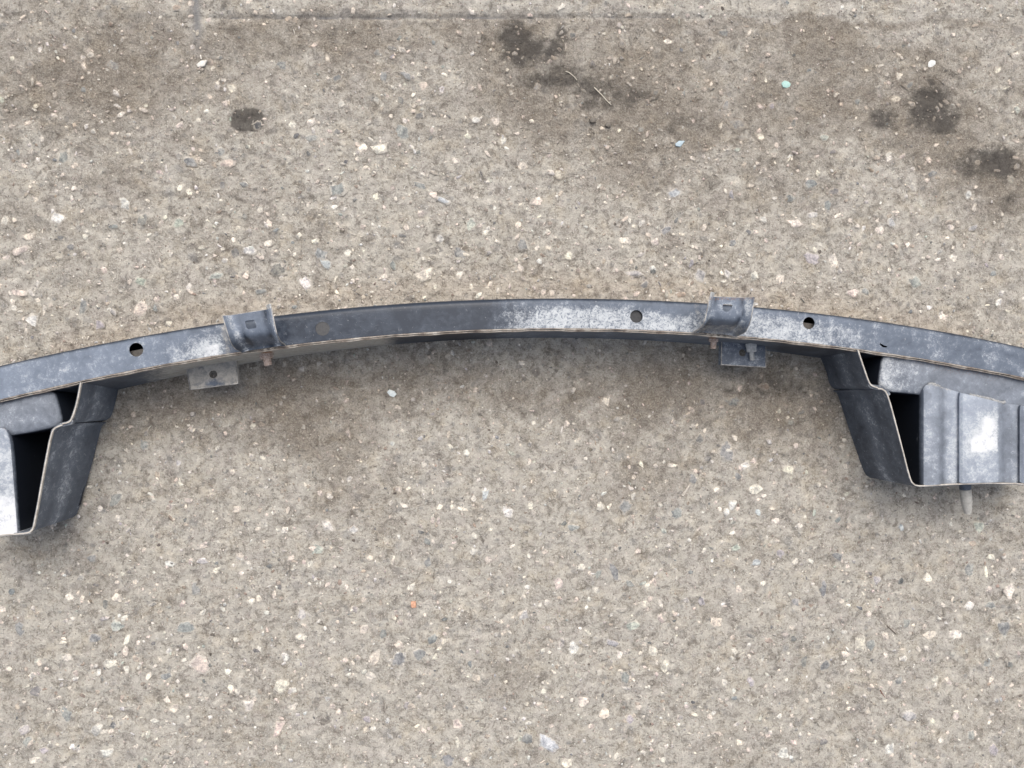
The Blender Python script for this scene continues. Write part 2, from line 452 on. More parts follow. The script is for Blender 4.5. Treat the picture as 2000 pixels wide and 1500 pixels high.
def fields(x, y):
    """dirt with painted shade by beam and boxes, and oil, at ground points (numpy arrays)"""
    d = np.stack([x - CC.x, y - CC.y, np.full_like(x, -H)], -1)
    q = d @ np.array(CR)          # = R^T d
    u = 1000 + FPX * q[..., 0] / -q[..., 2]; v = 750 - FPX * q[..., 1] / -q[..., 2]
    wu = 26 * fbm(x, y, 22, 4, 31); wv = 26 * fbm(x, y, 22, 4, 32)
    uu, vv = u + wu, v + wv
    oil = np.zeros_like(u); dirt = .0 + .30 * (1 / (1 + np.exp((v - 560) / 160.0)))
    for a, b, ru, rv, k in OIL:
        cr = k >= .95
        x_, y_ = (u + .35 * wu, v + .35 * wv) if cr else (uu, vv)
        oil = np.maximum(oil, k * np.exp(-(((x_ - a) / ru / 1.2) ** 2 + ((y_ - b) / rv / 1.2) ** 2) ** (4 if cr else 1.15)))
    for a, b, ru, rv, k in DIRT_SHADE: dirt = dirt + k * 1.45 * np.exp(-(((uu - a) / ru) ** 2 + ((vv - b) / rv) ** 2))
    chan = np.exp(-((v - 27 - wv * .1) / 9) ** 2) * (1 / (1 + np.exp(-(u - 430) / 10))) * np.clip((1500 - u) / 500, 0, 1)
    line = np.exp(-((v - 34.5 + .0015 * (u - 600)) / (1.7 + .5 * np.sin(u * .021))) ** 2) * (1 / (1 + np.exp(-(u - 440) / 6))) * np.clip((1500 - u) / 500, .35, 1) * np.clip(.75 + wu * .06, .1, 1)
    slate = .8 * np.exp(-((u - 384 - wu * .15) / 9) ** 2) * np.clip((115 - v) / 60, 0, 1) + .20 * chan + .85 * line
    rust = .16 * np.exp(-((v - (583 + 70 * ((u - 1060) / 700.0) ** 2) + 22) / 34) ** 2) * (np.abs(u - 1000) < 900)
    return np.clip(dirt, 0, 1), np.clip(oil, 0, 1), np.clip(slate, 0, 1), np.clip(rust, 0, 1)

def build_ground():
    fx = np.arange(-.96, .961, .0030); fy = np.arange(-.74, .741, .0024)
    out = np.array([6, 4, 2.8, 2.0, 1.5, 1.2, 1.05])
    X = np.concatenate([-out, fx, out[::-1]]); Y = np.concatenate([-out, fy, out[::-1]])
    gx, gy = np.meshgrid(X, Y, indexing='ij')
    z = ground_height(gx, gy)
    far = (np.abs(gx) > .97) | (np.abs(gy) > .75); z[far] = 0
    n, m = gx.shape
    co = np.stack([gx, gy, z], -1).reshape(-1, 3).astype(np.float32)
    idx = np.arange(n * m).reshape(n, m)
    q = np.stack([idx[:-1, :-1], idx[1:, :-1], idx[1:, 1:], idx[:-1, 1:]], -1).reshape(-1, 4).astype(np.int32)
    me = bpy.data.meshes.new('concrete_ground')
    me.vertices.add(len(co)); me.vertices.foreach_set('co', co.ravel())
    me.loops.add(q.size); me.loops.foreach_set('vertex_index', q.ravel())
    me.polygons.add(len(q)); me.polygons.foreach_set('loop_start', np.arange(0, q.size, 4, dtype=np.int32))
    me.update(); me.validate(); me.shade_smooth()
    for k, a in zip(('dirt', 'oil', 'slate', 'rust'), fields(gx, gy)):
        at_ = me.attributes.new(k, 'FLOAT', 'POINT'); at_.data.foreach_set('value', a.reshape(-1).astype(np.float32))
    o = link('concrete_ground', me, M_GROUND)
    tag(o, 'worn grey brown concrete ground with exposed stones and oil stains', kind='structure')
    return o

GROUND = build_ground()

# stones: u, v, width, height (photo pixels), kind
CLR = {'W': (.60, .56, .495), 'B': (.205, .218, .222), 'G': (.165, .167, .165), 'P': (.54, .47, .43), 'L': (.36, .40, .42), 'E': (.36, .39, .35), 'D': (.12, .105, .09),
       'N': (.26, .21, .175), 'V': (.34, .33, .345), 'C': (.56, .55, .53)}
STONES = '''
178 107 18 14 W 165 130 14 22 W 24 113 12 10 W 114 113 10 7 W 64 160 22 7 W 43 170 14 6 W 238 225 14 18 W 415 133 8 14 W 366 130 9 7 W
424 163 11 9 W 437 156 12 9 W 453 173 16 22 W 390 212 14 16 W 388 235 16 12 W 350 245 18 11 W 293 178 10 6 W 274 213 7 7 W 129 249 7 6 W 72 208 10 12 W
45 228 8 6 W 230 300 8 6 W 377 270 8 6 W 378 291 10 10 P 26 337 10 8 W 222 130 28 24 B 165 177 18 14 B 227 182 18 20 C 125 308 17 28 B 372 318 26 22 B 35 297 14 9 B
430 298 28 18 B 445 320 30 17 P 5 195 14 18 E 550 126 26 18 B 659 153 25 13 B 737 103 15 17 G 765 95 20 13 G 749 150 15 21 B 792 147 28 13 B 780 75 18 10 B 847 84 11 10 B
607 270 23 19 B 579 267 12 12 G 658 258 17 13 G 787 257 30 32 B 841 269 12 9 G 820 226 24 12 G 784 197 12 17 G 818 297 17 12 G 505 245 20 16 B 865 130 12 9 E 602 300 11 9 G
571 243 13 15 W 606 239 20 17 W 600 185 9 9 W 610 61 13 6 W 519 160 7 6 W 525 170 7 6 W 867 145 20 8 W 862 175 10 18 C 808 185 9 14 W 711 290 25 20 W 742 290 28 18 W
907 231 11 8 W 930 235 20 15 C 969 238 22 17 W 912 267 13 13 W 952 300 19 8 W 890 315 18 13 W 827 168 16 19 P 785 98 17 13 W 805 124 9 8 W 993 167 8 11 W 958 97 7 7 W 615 88 14 9 P
819 145 9 10 W 763 227 8 10 W 984 275 15 20 C 1105 91 18 7 W 1215 54 8 8 W 1210 63 13 11 P 1303 80 23 14 W 1464 65 16 8 W 1313 127 10 14 W 1252 136 7 9 W 1220 142 6 8 W 1235 153 9 9 W
1388 166 10 16 W 1456 154 8 10 P 1474 154 9 10 P 1495 157 12 7 W 1485 207 19 13 P 1300 171 7 9 P 1485 268 20 17 W 1354 237 9 9 P 1407 248 8 20 W 1171 178 12 6 W 1096 200 7 7 W
1209 255 9 12 W 1020 325 13 20 W 1090 342 16 14 W 1072 306 13 8 P 1070 280 8 6 W 1038 237 12 11 W 1010 262 13 8 W 1002 168 8 10 W 1439 244 36 24 B 1252 253 22 15 B 1440 292 19 11 E
1414 65 24 17 B 1214 87 12 17 G 1117 70 17 16 B 1158 125 15 14 G 1335 182 15 13 B 1418 205 18 16 B 1280 182 22 15 G 1756 148 16 21 W 1750 194 23 17 W 1780 204 10 19 W
1790 115 11 7 W 1985 106 25 12 W 1949 137 20 16 W 1761 113 8 9 W 1570 60 6 11 W 1620 75 15 8 W 1857 151 8 5 W 1966 172 21 7 W 1860 172 9 6 W 1978 219 8 7 W 1749 263 9 7 W
1770 263 6 6 W 1829 283 15 8 P 1762 305 19 12 P 1813 313 13 17 P 1873 309 11 5 W 1989 300 9 7 W 1540 312 18 5 W 1552 298 18 8 P 1508 208 15 15 V 1597 340 10 13 W 1775 166 22 15 B
1675 198 15 17 B 1625 297 19 11 G 1610 270 26 15 E 1580 137 15 13 B 1735 310 15 15 C 1550 240 15 22 G 1985 215 15 17 E 1820 340 24 13 B 352 367 19 14 W 370 375 16 14 W 288 392 14 9 W
245 398 17 26 C 432 392 8 8 W 10 430 15 19 W 57 463 23 19 P 42 490 32 14 P 322 425 10 9 W 185 442 8 7 W 425 540 25 14 E 480 540 11 11 P 36 572 24 14 P 25 590 11 11 W 88 606 19 8 W
128 595 17 6 W 205 527 12 13 P 275 605 28 30 P 289 470 11 9 W 335 498 10 7 W 455 468 11 11 W 280 430 28 24 G 113 426 22 23 C 222 442 11 17 B 118 463 13 10 G 163 597 15 28 B 139 482 10 13 G
434 360 13 19 G 476 360 22 12 B 195 635 16 16 V 65 627 24 20 C 275 550 20 22 E 460 495 17 19 G 487 490 22 16 C 352 435 28 17 E 303 603 9 15 B 380 575 9 6 N 509 407 16 12 W
584 460 17 11 W 615 472 15 15 W 524 475 19 13 W 749 541 19 12 W 828 536 32 21 W 898 536 13 14 W 862 536 13 5 W 867 393 27 11 L 822 418 15 13 P 846 380 18 13 P 920 560 11 8 W
934 577 10 15 W 725 579 6 5 W 658 572 13 8 W 850 560 13 6 W 626 495 20 26 B 637 516 20 26 L 660 370 38 22 B 820 363 24 12 B 540 450 17 11 B 545 525 32 24 G 597 555 19 28 C 787 460 20 9 G
767 518 11 21 B 900 495 24 20 B 920 440 17 27 E 510 570 22 11 B 860 465 20 15 C 668 450 9 9 D 655 545 26 5 W 1219 471 29 16 W 1376 445 11 19 W 1192 484 10 6 W 1053 510 13 11 C
1110 500 13 17 W 1053 423 9 6 W 1012 440 18 13 P 1237 442 10 10 W 1284 446 8 6 W 1316 505 8 13 W 1365 502 8 11 W 1397 500 9 9 W 1408 481 6 11 W 1420 535 17 20 C 1472 540 19 19 C
1244 575 13 15 P 1490 564 14 6 W 1208 358 9 5 W 1285 379 13 6 W 1280 472 17 15 P 1050 395 25 15 P 1495 470 11 15 P 1020 480 24 23 B 1302 450 22 15 B 1369 537 25 23 V 1431 475 17 15 B
1460 452 13 13 G 1490 428 17 15 C 1350 515 11 19 V 1237 535 32 11 V 1258 557 13 17 G 1428 380 11 21 V 1317 378 26 17 L 1275 525 13 13 C 1201 437 9 9 D 1330 576 23 13 N 1551 436 36 19 W
1634 422 19 9 W 1720 450 19 19 W 1801 398 16 25 W 1857 443 19 17 W 1628 507 23 29 W 1593 487 11 13 W 1523 545 23 23 W 1665 573 21 15 P 1862 505 19 15 W 1830 507 17 7 W 1750 414 13 7 W
1771 478 11 9 W 1905 367 12 12 W 1942 435 8 8 W 1850 465 9 9 W 1737 527 9 9 W 1955 503 17 13 W 1950 590 17 13 C 1842 620 23 21 P 1890 648 9 8 W 1585 505 40 21 V 1543 388 30 17 B
1583 358 30 21 B 1630 375 20 15 G 1617 402 15 24 B 1588 420 28 13 C 1785 553 24 26 B 1690 570 19 13 B 1900 445 24 13 V 1940 535 15 13 B 1890 382 19 17 C 1740 435 15 21 V 135 1166 13 15 W
160 1168 11 11 W 230 1168 17 21 W 248 1250 9 25 W 270 1255 10 10 W 218 1295 21 17 W 247 1308 13 15 W 290 1323 13 15 W 390 1300 34 32 P 340 1385 16 23 W 328 1367 15 10 W 486 1375 20 25 W
450 1345 13 15 W 445 1312 12 12 W 420 1115 11 11 W 470 1118 12 12 W 5 1190 11 13 W 123 1255 13 15 W 18 1307 13 11 W 70 1485 17 15 W 240 1120 8 8 W 355 1180 15 22 P 490 1175 15 15 W
450 1388 13 9 W 215 1400 10 10 W 382 1150 17 31 B 362 1225 37 23 B 230 1225 36 21 E 185 1245 25 19 B 40 1228 23 27 B 70 1350 25 23 G 130 1395 27 33 B 50 1425 24 18 V 57 1447 17 21 B
330 1100 20 15 C 180 1090 17 21 B 205 1180 15 21 G 325 1320 20 15 B 190 1425 22 20 C 220 1415 15 11 G 24 1155 11 11 B 210 1468 22 15 C 85 1465 20 13 V 395 1095 22 13 C 377 808 12 10 C
494 833 14 17 W 345 833 8 7 W 378 840 9 8 W 307 935 7 7 W 455 922 12 10 W 556 899 7 7 W 597 947 8 7 W 665 960 9 9 W 660 896 11 6 W 680 845 9 26 P 645 970 17 13 W 677 748 13 9 P
675 783 17 10 P 352 942 14 8 W 332 990 12 13 P 280 868 21 21 B 225 978 25 21 B 640 1025 28 21 C 690 1035 17 15 C 948 965 12 22 L 905 995 24 8 W 1185 785 24 24 W 1037 988 15 15 W
1172 990 22 17 W 1190 988 13 15 W 845 1008 9 9 W 797 955 9 10 W 828 908 11 13 W 990 1000 19 24 C 1042 827 9 9 W 1003 778 9 7 W 1120 1030 20 13 B 883 991 13 9 W 1353 831 13 10 W
1540 917 27 17 W 1575 923 13 7 W 1555 870 17 11 P 1445 758 17 13 P 1375 842 11 11 W 1252 907 15 11 W 1313 909 20 10 W 1475 955 26 26 W 1398 958 17 13 W 1430 985 15 21 C 1420 1000 17 15 C
1515 1018 15 12 W 1495 755 24 15 N 1350 800 17 13 P 1372 784 17 15 G 1430 785 40 26 B 1420 883 27 36 B 1365 858 19 19 G 1354 935 15 24 B 1455 910 19 23 C 1440 930 17 15 B 1565 805 21 13 G
1545 825 20 15 G 1222 990 27 23 B 1320 1003 29 21 B 1635 1015 15 10 B 1382 895 15 17 G 1297 1038 17 11 E 1480 1000 13 21 L 1502 863 19 11 V 732 1286 18 28 W 722 1320 17 17 W 550 1340 30 26 W
555 1280 22 24 C 570 1380 24 18 W 729 1422 13 13 W 590 1245 20 12 W 805 1145 17 17 W 893 1415 18 23 P 893 1450 10 28 W 545 1420 16 34 P 712 1230 19 19 P 850 1283 19 13 W 780 1260 17 14 P
675 1290 11 15 P 768 1095 19 6 W 615 1132 9 9 W 605 1103 15 11 W 770 1207 15 9 W 505 1170 14 17 W 748 1235 17 23 B 780 1285 27 29 B 820 1277 21 23 B 843 1248 21 17 B 876 1485 30 27 B
917 1298 11 15 B 836 1100 19 23 B 835 1058 17 13 B 542 1142 21 9 G 620 1073 20 21 E 640 1365 11 15 C 717 1405 15 15 V 868 1210 12 10 G 590 1200 14 22 V 1257 1180 27 20 W 1290 1180 19 9 W
1275 1272 23 19 W 1297 1302 21 17 W 1210 1280 17 15 W 1135 1107 21 15 W 1062 1350 11 15 W 1140 1370 19 19 W 1105 1490 25 21 W 1123 1295 7 7 W 1444 1450 17 15 W 1325 1415 10 7 W
1195 1425 9 9 W 1302 1458 15 11 W 1377 1075 12 13 W 1149 1235 15 7 W 1165 1155 15 13 W 1435 1272 11 15 W 1055 1180 12 12 W 1092 1140 19 25 P 1120 1265 25 35 C 1235 1222 31 21 E
1290 1208 13 19 P 1355 1395 7 16 W 1155 1420 13 15 P 1180 1395 21 19 P 1200 1118 19 38 B 1168 1121 13 17 B 1195 1255 23 15 V 1222 1325 15 25 B 1475 1098 20 15 L 1432 1362 14 11 B
1466 1241 24 12 G 1230 1140 19 15 B 1070 1450 40 30 L 1030 1440 25 21 B 1370 1175 19 15 V 1465 1330 13 21 V 1348 1118 11 11 B 1437 1070 17 13 E 1210 1070 11 9 G 1025 1200 25 19 C
1230 1405 19 15 V 1398 1215 21 25 P 1912 1028 22 24 E 1935 1088 17 14 W 1962 1087 14 10 W 1970 1155 18 27 W 1926 1120 9 27 W 1810 1127 21 17 W 1655 1183 15 12 W 1697 1200 12 11 W
1680 1255 22 29 W 1730 1245 17 17 P 1652 1278 19 17 P 1650 1294 15 8 W 1730 1280 12 12 W 1868 1240 22 20 W 1815 1240 25 19 P 1708 1450 11 11 W 1545 1417 8 15 W 1775 1400 27 23 V
1867 1398 15 15 P 1822 1410 17 15 W 1838 1447 15 11 W 1697 1312 10 8 W 1825 1325 15 11 W 1785 1222 7 10 W 1608 1150 14 34 B 1552 1175 17 19 B 1890 1112 27 33 B 1933 1182 21 19 B
1893 1183 17 21 C 1960 1225 27 33 B 1928 1295 19 19 B 1972 1297 13 15 G 1700 1260 22 25 B 1610 1300 21 23 B 1570 1290 15 23 G 1770 1215 15 21 B 1712 1133 15 17 V 1760 1135 15 13 G
1530 1470 29 27 C 1608 1448 21 13 G 1635 1085 28 15 B 1525 1080 19 19 V 1760 1030 13 17 L 1550 1247 13 15 G 1737 1458 21 29 C 1895 1435 17 17 B 1940 1465 21 19 V 1755 1330 15 19 B
'''
def parse_stones():
    tk = STONES.split(); L = []
    for i in range(0, len(tk), 5):
        L.append((float(tk[i]), float(tk[i + 1]), float(tk[i + 2]), float(tk[i + 3]), tk[i + 4]))
    return L

def stone_geo(r, sides):
    """flat ragged pebble of unit half-size: ring below the skin, ring at the shoulder, crown"""
    a0 = r.random() * 6.28
    ang = a0 + (np.arange(sides) + (r.random(sides) - .5) * .95) * 2 * math.pi / sides
    rad = .84 + .5 * (r.random(sides) - .42)
    off = (r.random(2) - .5) * .10
    v, rim = [], []
    for k, (s, z, w_) in enumerate(((1.22, -.25, 2.0), (1.04, .02, 1.0), (.92, .55, .8), (.58, .95, .1))):
        for j in range(sides):
            jit = 1 + .12 * (r.random() - .5)
            ex = off * (1 if k == 0 else 0)
            v.append((s * rad[j] * math.cos(ang[j]) * jit + ex[0], s * rad[j] * math.sin(ang[j]) * jit + ex[1], z + .3 * (r.random() - .5) * (k > 0))); rim.append(w_)
    v.append((.05, .03, 1.0)); rim.append(0.0)
    f = []
    for k in range(3):
        for j in range(sides):
            a, b = k * sides + j, k * sides + (j + 1) % sides
            f.append((a, b, b + sides, a + sides))
    for j in range(sides): f.append((3 * sides + j, 3 * sides + (j + 1) % sides, 4 * sides))
    return v, f, rim

def build_stones():
    var = []
    for k in range(36):
        v, f, rim = stone_geo(rng, int(rng.integers(5, 10)))
        me = bpy.data.meshes.new('stone'); me.from_pydata(v, [], f); me.materials.append(M_STONE); me.shade_smooth()
        at_ = me.attributes.new('rim', 'FLOAT', 'POINT'); at_.data.foreach_set('value', np.array(rim, np.float32))
        var.append(me)
    L = sorted(parse_stones(), key=lambda s: -s[2] * s[3])
    big, rest = L[:290], L[290:]
    def look(c):
        k = np.array(CLR[c]); j = 1 + .22 * (rng.random() - .5)
        return k * j * (1 + .06 * (rng.random(3) - .5))
    pts = np.array([at(s[0], s[1])[:2] for s in L]); D, O, _, _ = fields(pts[:, 0].copy(), pts[:, 1].copy())
    HZ = ground_height(pts[:, 0].copy(), pts[:, 1].copy())
    paste0 = np.array((.46, .42, .365))
    for i, s in enumerate(big):
        o = bpy.data.objects.new('stone', var[int(rng.integers(36))]); COL.objects.link(o); o.parent = GROUND
        hw, hh = s[2] * MPP / 2 * 1.2, s[3] * MPP / 2 * 1.2
        o.location = (pts[i, 0], pts[i, 1], HZ[i]); o.scale = (hw, hh, .0014 + .0010 * rng.random())
        tilt = (rng.random() - .5) * .9
        o.rotation_euler = (0, 0, tilt if abs(s[2] - s[3]) > 4 else rng.random() * 6.28)
        c = (look(s[4]) * .86 + paste0 * .14) * (1 - .6 * O[i]); o.color = (*c, float(D[i]))
    # everything smaller: one mass of grit
    items = [(s[0], s[1], s[2] * .56, s[3] * .56, look(s[4])) for s in rest]
    keys = 'WPPPCCBBGGEVNDNPPCWCPNCNPPCC'
    for k in range(2300):
        u, v = rng.random() * 2160 - 80, rng.random() * 1660 - 80
        sz = 2.6 + 3.0 * rng.random() ** 2.2
        el = 1.0 if rng.random() > .3 else .4
        items.append((u, v, sz * (.7 + .9 * rng.random()), el * sz * (.6 + .5 * rng.random()), look(keys[int(rng.integers(len(keys)))])))
    paste = np.array((.46, .42, .365))
    for k in range(4200):
        u, v = rng.random() * 2160 - 80, rng.random() * 1660 - 80
        sz = 3.0 + 5.5 * rng.random() ** 2.0
        c_ = look(keys[int(rng.integers(len(keys)))]); q_ = .30 + .35 * rng.random()
        items.append((u, v, sz * (.7 + .6 * rng.random()), sz * (.5 + .5 * rng.random()), c_ * q_ + paste * (1 - q_) * (.82 + .36 * rng.random())))
    for k in range(9000):
        u, v = rng.random() * 2160 - 80, rng.random() * 1660 - 80
        sz = 1.0 + 1.5 * rng.random() ** 2
        items.append((u, v, sz * (.7 + .8 * rng.random()), sz * (.6 + .5 * rng.random()), look('WPPPCCGDNNB'[int(rng.integers(11))]) * .8 + paste * .2))
    P = np.array([at(i[0], i[1])[:2] for i in items]); D, O, _, _ = fields(P[:, 0].copy(), P[:, 1].copy())
    Z = ground_height(P[:, 0].copy(), P[:, 1].copy())
    VV, FF, RR, CCc = [], [], [], []; off = 0
    protos = [stone_geo(rng, int(rng.integers(5, 9))) for _ in range(40)]
    protos = [(np.array(a), b, np.array(c)) for a, b, c in protos]
    for i, it in enumerate(items):
        v, f, rim = protos[int(rng.integers(40))]
        a = rng.random() * 6.28; ca, sa = math.cos(a), math.sin(a)
        x = v[:, 0] * it[2] * MPP; y = v[:, 1] * it[3] * MPP
        zs = .0009 + .0004 * rng.random() if it[2] > 2.4 else .0007
        VV.append(np.stack([P[i, 0] + ca * x - sa * y, P[i, 1] + sa * x + ca * y, Z[i] + v[:, 2] * zs + .0001], -1))
        FF += [tuple(q + off for q in fc) for fc in f]
        RR.append(np.where(rim > 1.5, 2.0 if it[2] > 2.4 else 1.98, rim * (.7 if it[2] > 2.4 else .45))); c = np.array(it[4]) * (1 - .6 * O[i])
        CCc.append(np.tile(np.array([*c, D[i]], np.float32), (len(v), 1))); off += len(v)
    me = bpy.data.meshes.new('grit'); me.from_pydata(np.concatenate(VV).tolist(), [], FF); me.shade_smooth()
    at_ = me.attributes.new('rim', 'FLOAT', 'POINT'); at_.data.foreach_set('value', np.concatenate(RR).astype(np.float32))
    at_ = me.attributes.new('stone_colour', 'FLOAT_COLOR', 'POINT'); at_.data.foreach_set('color', np.concatenate(CCc).astype(np.float32).ravel())
    o = link('grit', me, M_GRIT, GROUND); o['kind'] = 'stuff'

build_stones()

# ------------------------------------------------------------------ loose bits lying on the concrete
def gz(p):
    return float(ground_height(np.array([p[0]]), np.array([p[1]]))[0])

def chip_mat(name, a, b_):
    return plain_mat(name, [(.3, a), (.7, b_)], .6, 260)

def loose_chip(name, u, v, wpx, hpx, th, mat, label, cat, ang=0.0, sides=7, seed=1):
    r = np.random.default_rng(seed)
    p = at(u, v)
    a = (np.arange(sides) + (r.random(sides) - .5) * .7) * 2 * math.pi / sides
    rad = .8 + .4 * r.random(sides)
    hw, hh = wpx * MPP / 2, hpx * MPP / 2
    vv = []
    for s, z in ((.9, 0), (1.0, .35), (.95, .8), (.7, 1.0)):
        for j in range(sides):
            vv.append((s * rad[j] * math.cos(a[j]) * hw, s * rad[j] * math.sin(a[j]) * hh, th * (z + (.12 * (r.random() - .5) if z > .5 else 0))))
    f = [tuple(range(sides))[::-1], tuple(range(3 * sides, 4 * sides))]
    for k in range(3):
        for j in range(sides):
            f.append((k * sides + j, k * sides + (j + 1) % sides, (k + 1) * sides + (j + 1) % sides, (k + 1) * sides + j))
    o = link(name, pymesh(name, vv, f), mat)
    o.location = (p.x, p.y, gz(p) - .0002); o.rotation_euler = (.06 * (r.random() - .5), .06 * (r.random() - .5), ang)
    tag(o, label, cat)
    return o

loose_chip('plastic_chip', 1535, 164, 19, 15, .0022, chip_mat('turquoise', (.25, .43, .395), (.40, .57, .525)), 'small turquoise chip lying on the bare concrete', 'chip', .2, 8, 3)
loose_chip('brick_crumb', 808, 1180, 12, 15, .004, chip_mat('orange_brick', (.40, .19, .11), (.70, .42, .29)), 'tiny orange crumb, the only orange bit on the concrete', 'crumb', 0, 7, 4)
loose_chip('slate_chip', 1327, 281, 26, 12, .003, chip_mat('pale_blue_stone', (.29, .37, .42), (.40, .48, .53)), 'pale blue pointed chip above the middle of the beam', 'chip', .35, 5, 5)
loose_chip('paint_flake', 764, 768, 20, 14, .0025, chip_mat('bluish_white', (.50, .56, .57), (.72, .75, .74)), 'bluish white flake in the shade just below the beam', 'flake', -.2, 6, 6)
loose_chip('stone_chip', 396, 125, 21, 14, .004, chip_mat('white_stone_chip', (.60, .57, .52), (.78, .75, .69)), 'white angular chip below the slate grey vertical smear', 'chip', .5, 5, 7)
loose_chip('lime_lump', 1819, 124, 20, 15, .0016, chip_mat('white_lime', (.46, .47, .46), (.70, .71, .69)), 'brightest white lump, beside a dark pit above the oil stain', 'lump', .6, 9, 8)
loose_chip('clod', 1158, 236, 14, 12, .005, chip_mat('dark_clod', (.085, .075, .062), (.17, .15, .125)), 'dark round clod of dirt, larger of the two under the dry straws', 'clod', 0, 9, 9)
loose_chip('clod', 1187, 245, 12, 10, .005, bpy.data.materials['dark_clod'], 'smaller dark clod just right of the larger one', 'clod', 0, 8, 10)
loose_chip('pebble', 378, 808, 12, 11, .006, chip_mat('grey_pebble', (.24, .22, .20), (.40, .37, .34)), 'round grey pebble on shaded concrete under the muddy tab', 'pebble', 0, 10, 12)

def stem(name, pts, r0, mat, label, cat):
    P = chaikin([at(u, v) for u, v in pts], 2)
    n = 6; vv, f = [], []
    for i, p in enumerate(P):
        d = (P[min(i + 1, len(P) - 1)] - P[max(i - 1, 0)]).normalized(); s = d.cross(Vector((0, 0, 1)))
        k = r0 * (1 - .45 * i / (len(P) - 1))
        c = Vector((p.x, p.y, gz(p) + r0 * 1.1))
        vv += circle_pts(c, k, s, Vector((0, 0, 1)), n)
    for i in range(len(P) - 1):
        for k in range(n): f.append((i * n + k, i * n + (k + 1) % n, (i + 1) * n + (k + 1) % n, (i + 1) * n + k))
    f += [tuple(range(n))[::-1], tuple(range((len(P) - 1) * n, len(P) * n))]
    return tag(link(name, pymesh(name, vv, f), mat), label, cat)

M_STRAW = chip_mat('dry_straw', (.46, .42, .34), (.62, .57, .47))
M_TWIG = chip_mat('dark_twig', (.07, .055, .045), (.14, .11, .085))
stem('straw', [(1105, 139), (1115, 144), (1122, 151), (1127, 157)], .0009, M_STRAW, 'short pale straw, upper of the two on the oily patch', 'straw')
stem('straw', [(1160, 172), (1172, 184), (1180, 192), (1193, 206)], .0011, M_STRAW, 'long pale straw, lower of the two on the oily patch', 'straw')
stem('twig', [(1332, 968), (1340, 956), (1347, 945)], .0024, chip_mat('bark_flakes', (.30, .26, .22), (.62, .58, .52)), 'short stubby pale twig beside a blue stone', 'twig')
stem('twig', [(1730, 1221), (1740, 1229), (1749, 1238)], .0012, M_TWIG, 'thin dark straight twig at lower right of the concrete', 'twig')
stem('twig', [(1718, 1347), (1722, 1354), (1727, 1361)], .0009, chip_mat('red_twig', (.16, .07, .045), (.26, .12, .08)), 'tiny reddish twig at lower right of the concrete', 'twig')

# ------------------------------------------------------------------ the bumper beam
ZT = .118
lip_px = [(0, 779), (106, 757), (192, 736), (256, 723), (384, 699), (480, 686), (550, 675.5), (652, 663.5), (760, 653), (880, 645.5), (1000, 643), (1110, 642),
          (1230, 643.5), (1350, 648.5), (1500, 660), (1525, 663), (1700, 683), (1818, 706), (2000, 736)]
frt_px = [(0, 712), (107, 690), (173, 675), (262, 657.5), (352, 642), (438, 629.5), (541, 616), (640, 603.5), (760, 592), (880, 586.5), (1000, 584), (1080, 583), (1200, 583.5),
          (1350, 588), (1471, 597), (1577, 607.5), (1700, 625), (1746, 631), (1890, 655), (2000, 677)]
def fit(pts):
    a = np.array(pts, float); c = np.polyfit((a[:, 0] - 1000) / 1000, a[:, 1], 5)
    return lambda u: float(np.polyval(c, (u - 1000) / 1000))
v_lip, v_frt = fit(lip_px), fit(frt_px)
U0, U1 = -90, 2090
US = [U0 + (U1 - U0) * k / 440 for k in range(441)]
LIP = [at(u, v_lip(u), ZT) for u in US]
FRT = [at(u, v_frt(u), ZT) for u in US]
def tang(k):
    return (LIP[min(k + 1, 440)] - LIP[max(k - 1, 0)]).normalized()
NRM = []
for k in range(441):
    t_ = tang(k); NRM.append(Vector((-t_.y, t_.x, 0)))
WID = [max((FRT[k] - LIP[k]).dot(NRM[k]), .03) for k in range(441)]
def beam_at(u):
    k = int(round((u - U0) / (U1 - U0) * 440)); return LIP[k], NRM[k], tang(k), WID[k]

BEAM = bpy.data.objects.new('bumper_beam', None); COL.objects.link(BEAM)
BEAM.location = at(1040, 650); BEAM.location.z = 0
tag(BEAM, 'weathered black steel car bumper beam lying on worn concrete', 'bumper beam', kind='thing')
BL = Vector(BEAM.location)
def child(o, p=None):
    """part geometry is given in world coordinates"""
    o.parent = p or BEAM
    if p is None: o.matrix_parent_inverse = Matrix.Translation(-BL)
    return o

def interp(u, tab):
    return np.interp(u, [a for a, _ in tab], [b for _, b in tab])

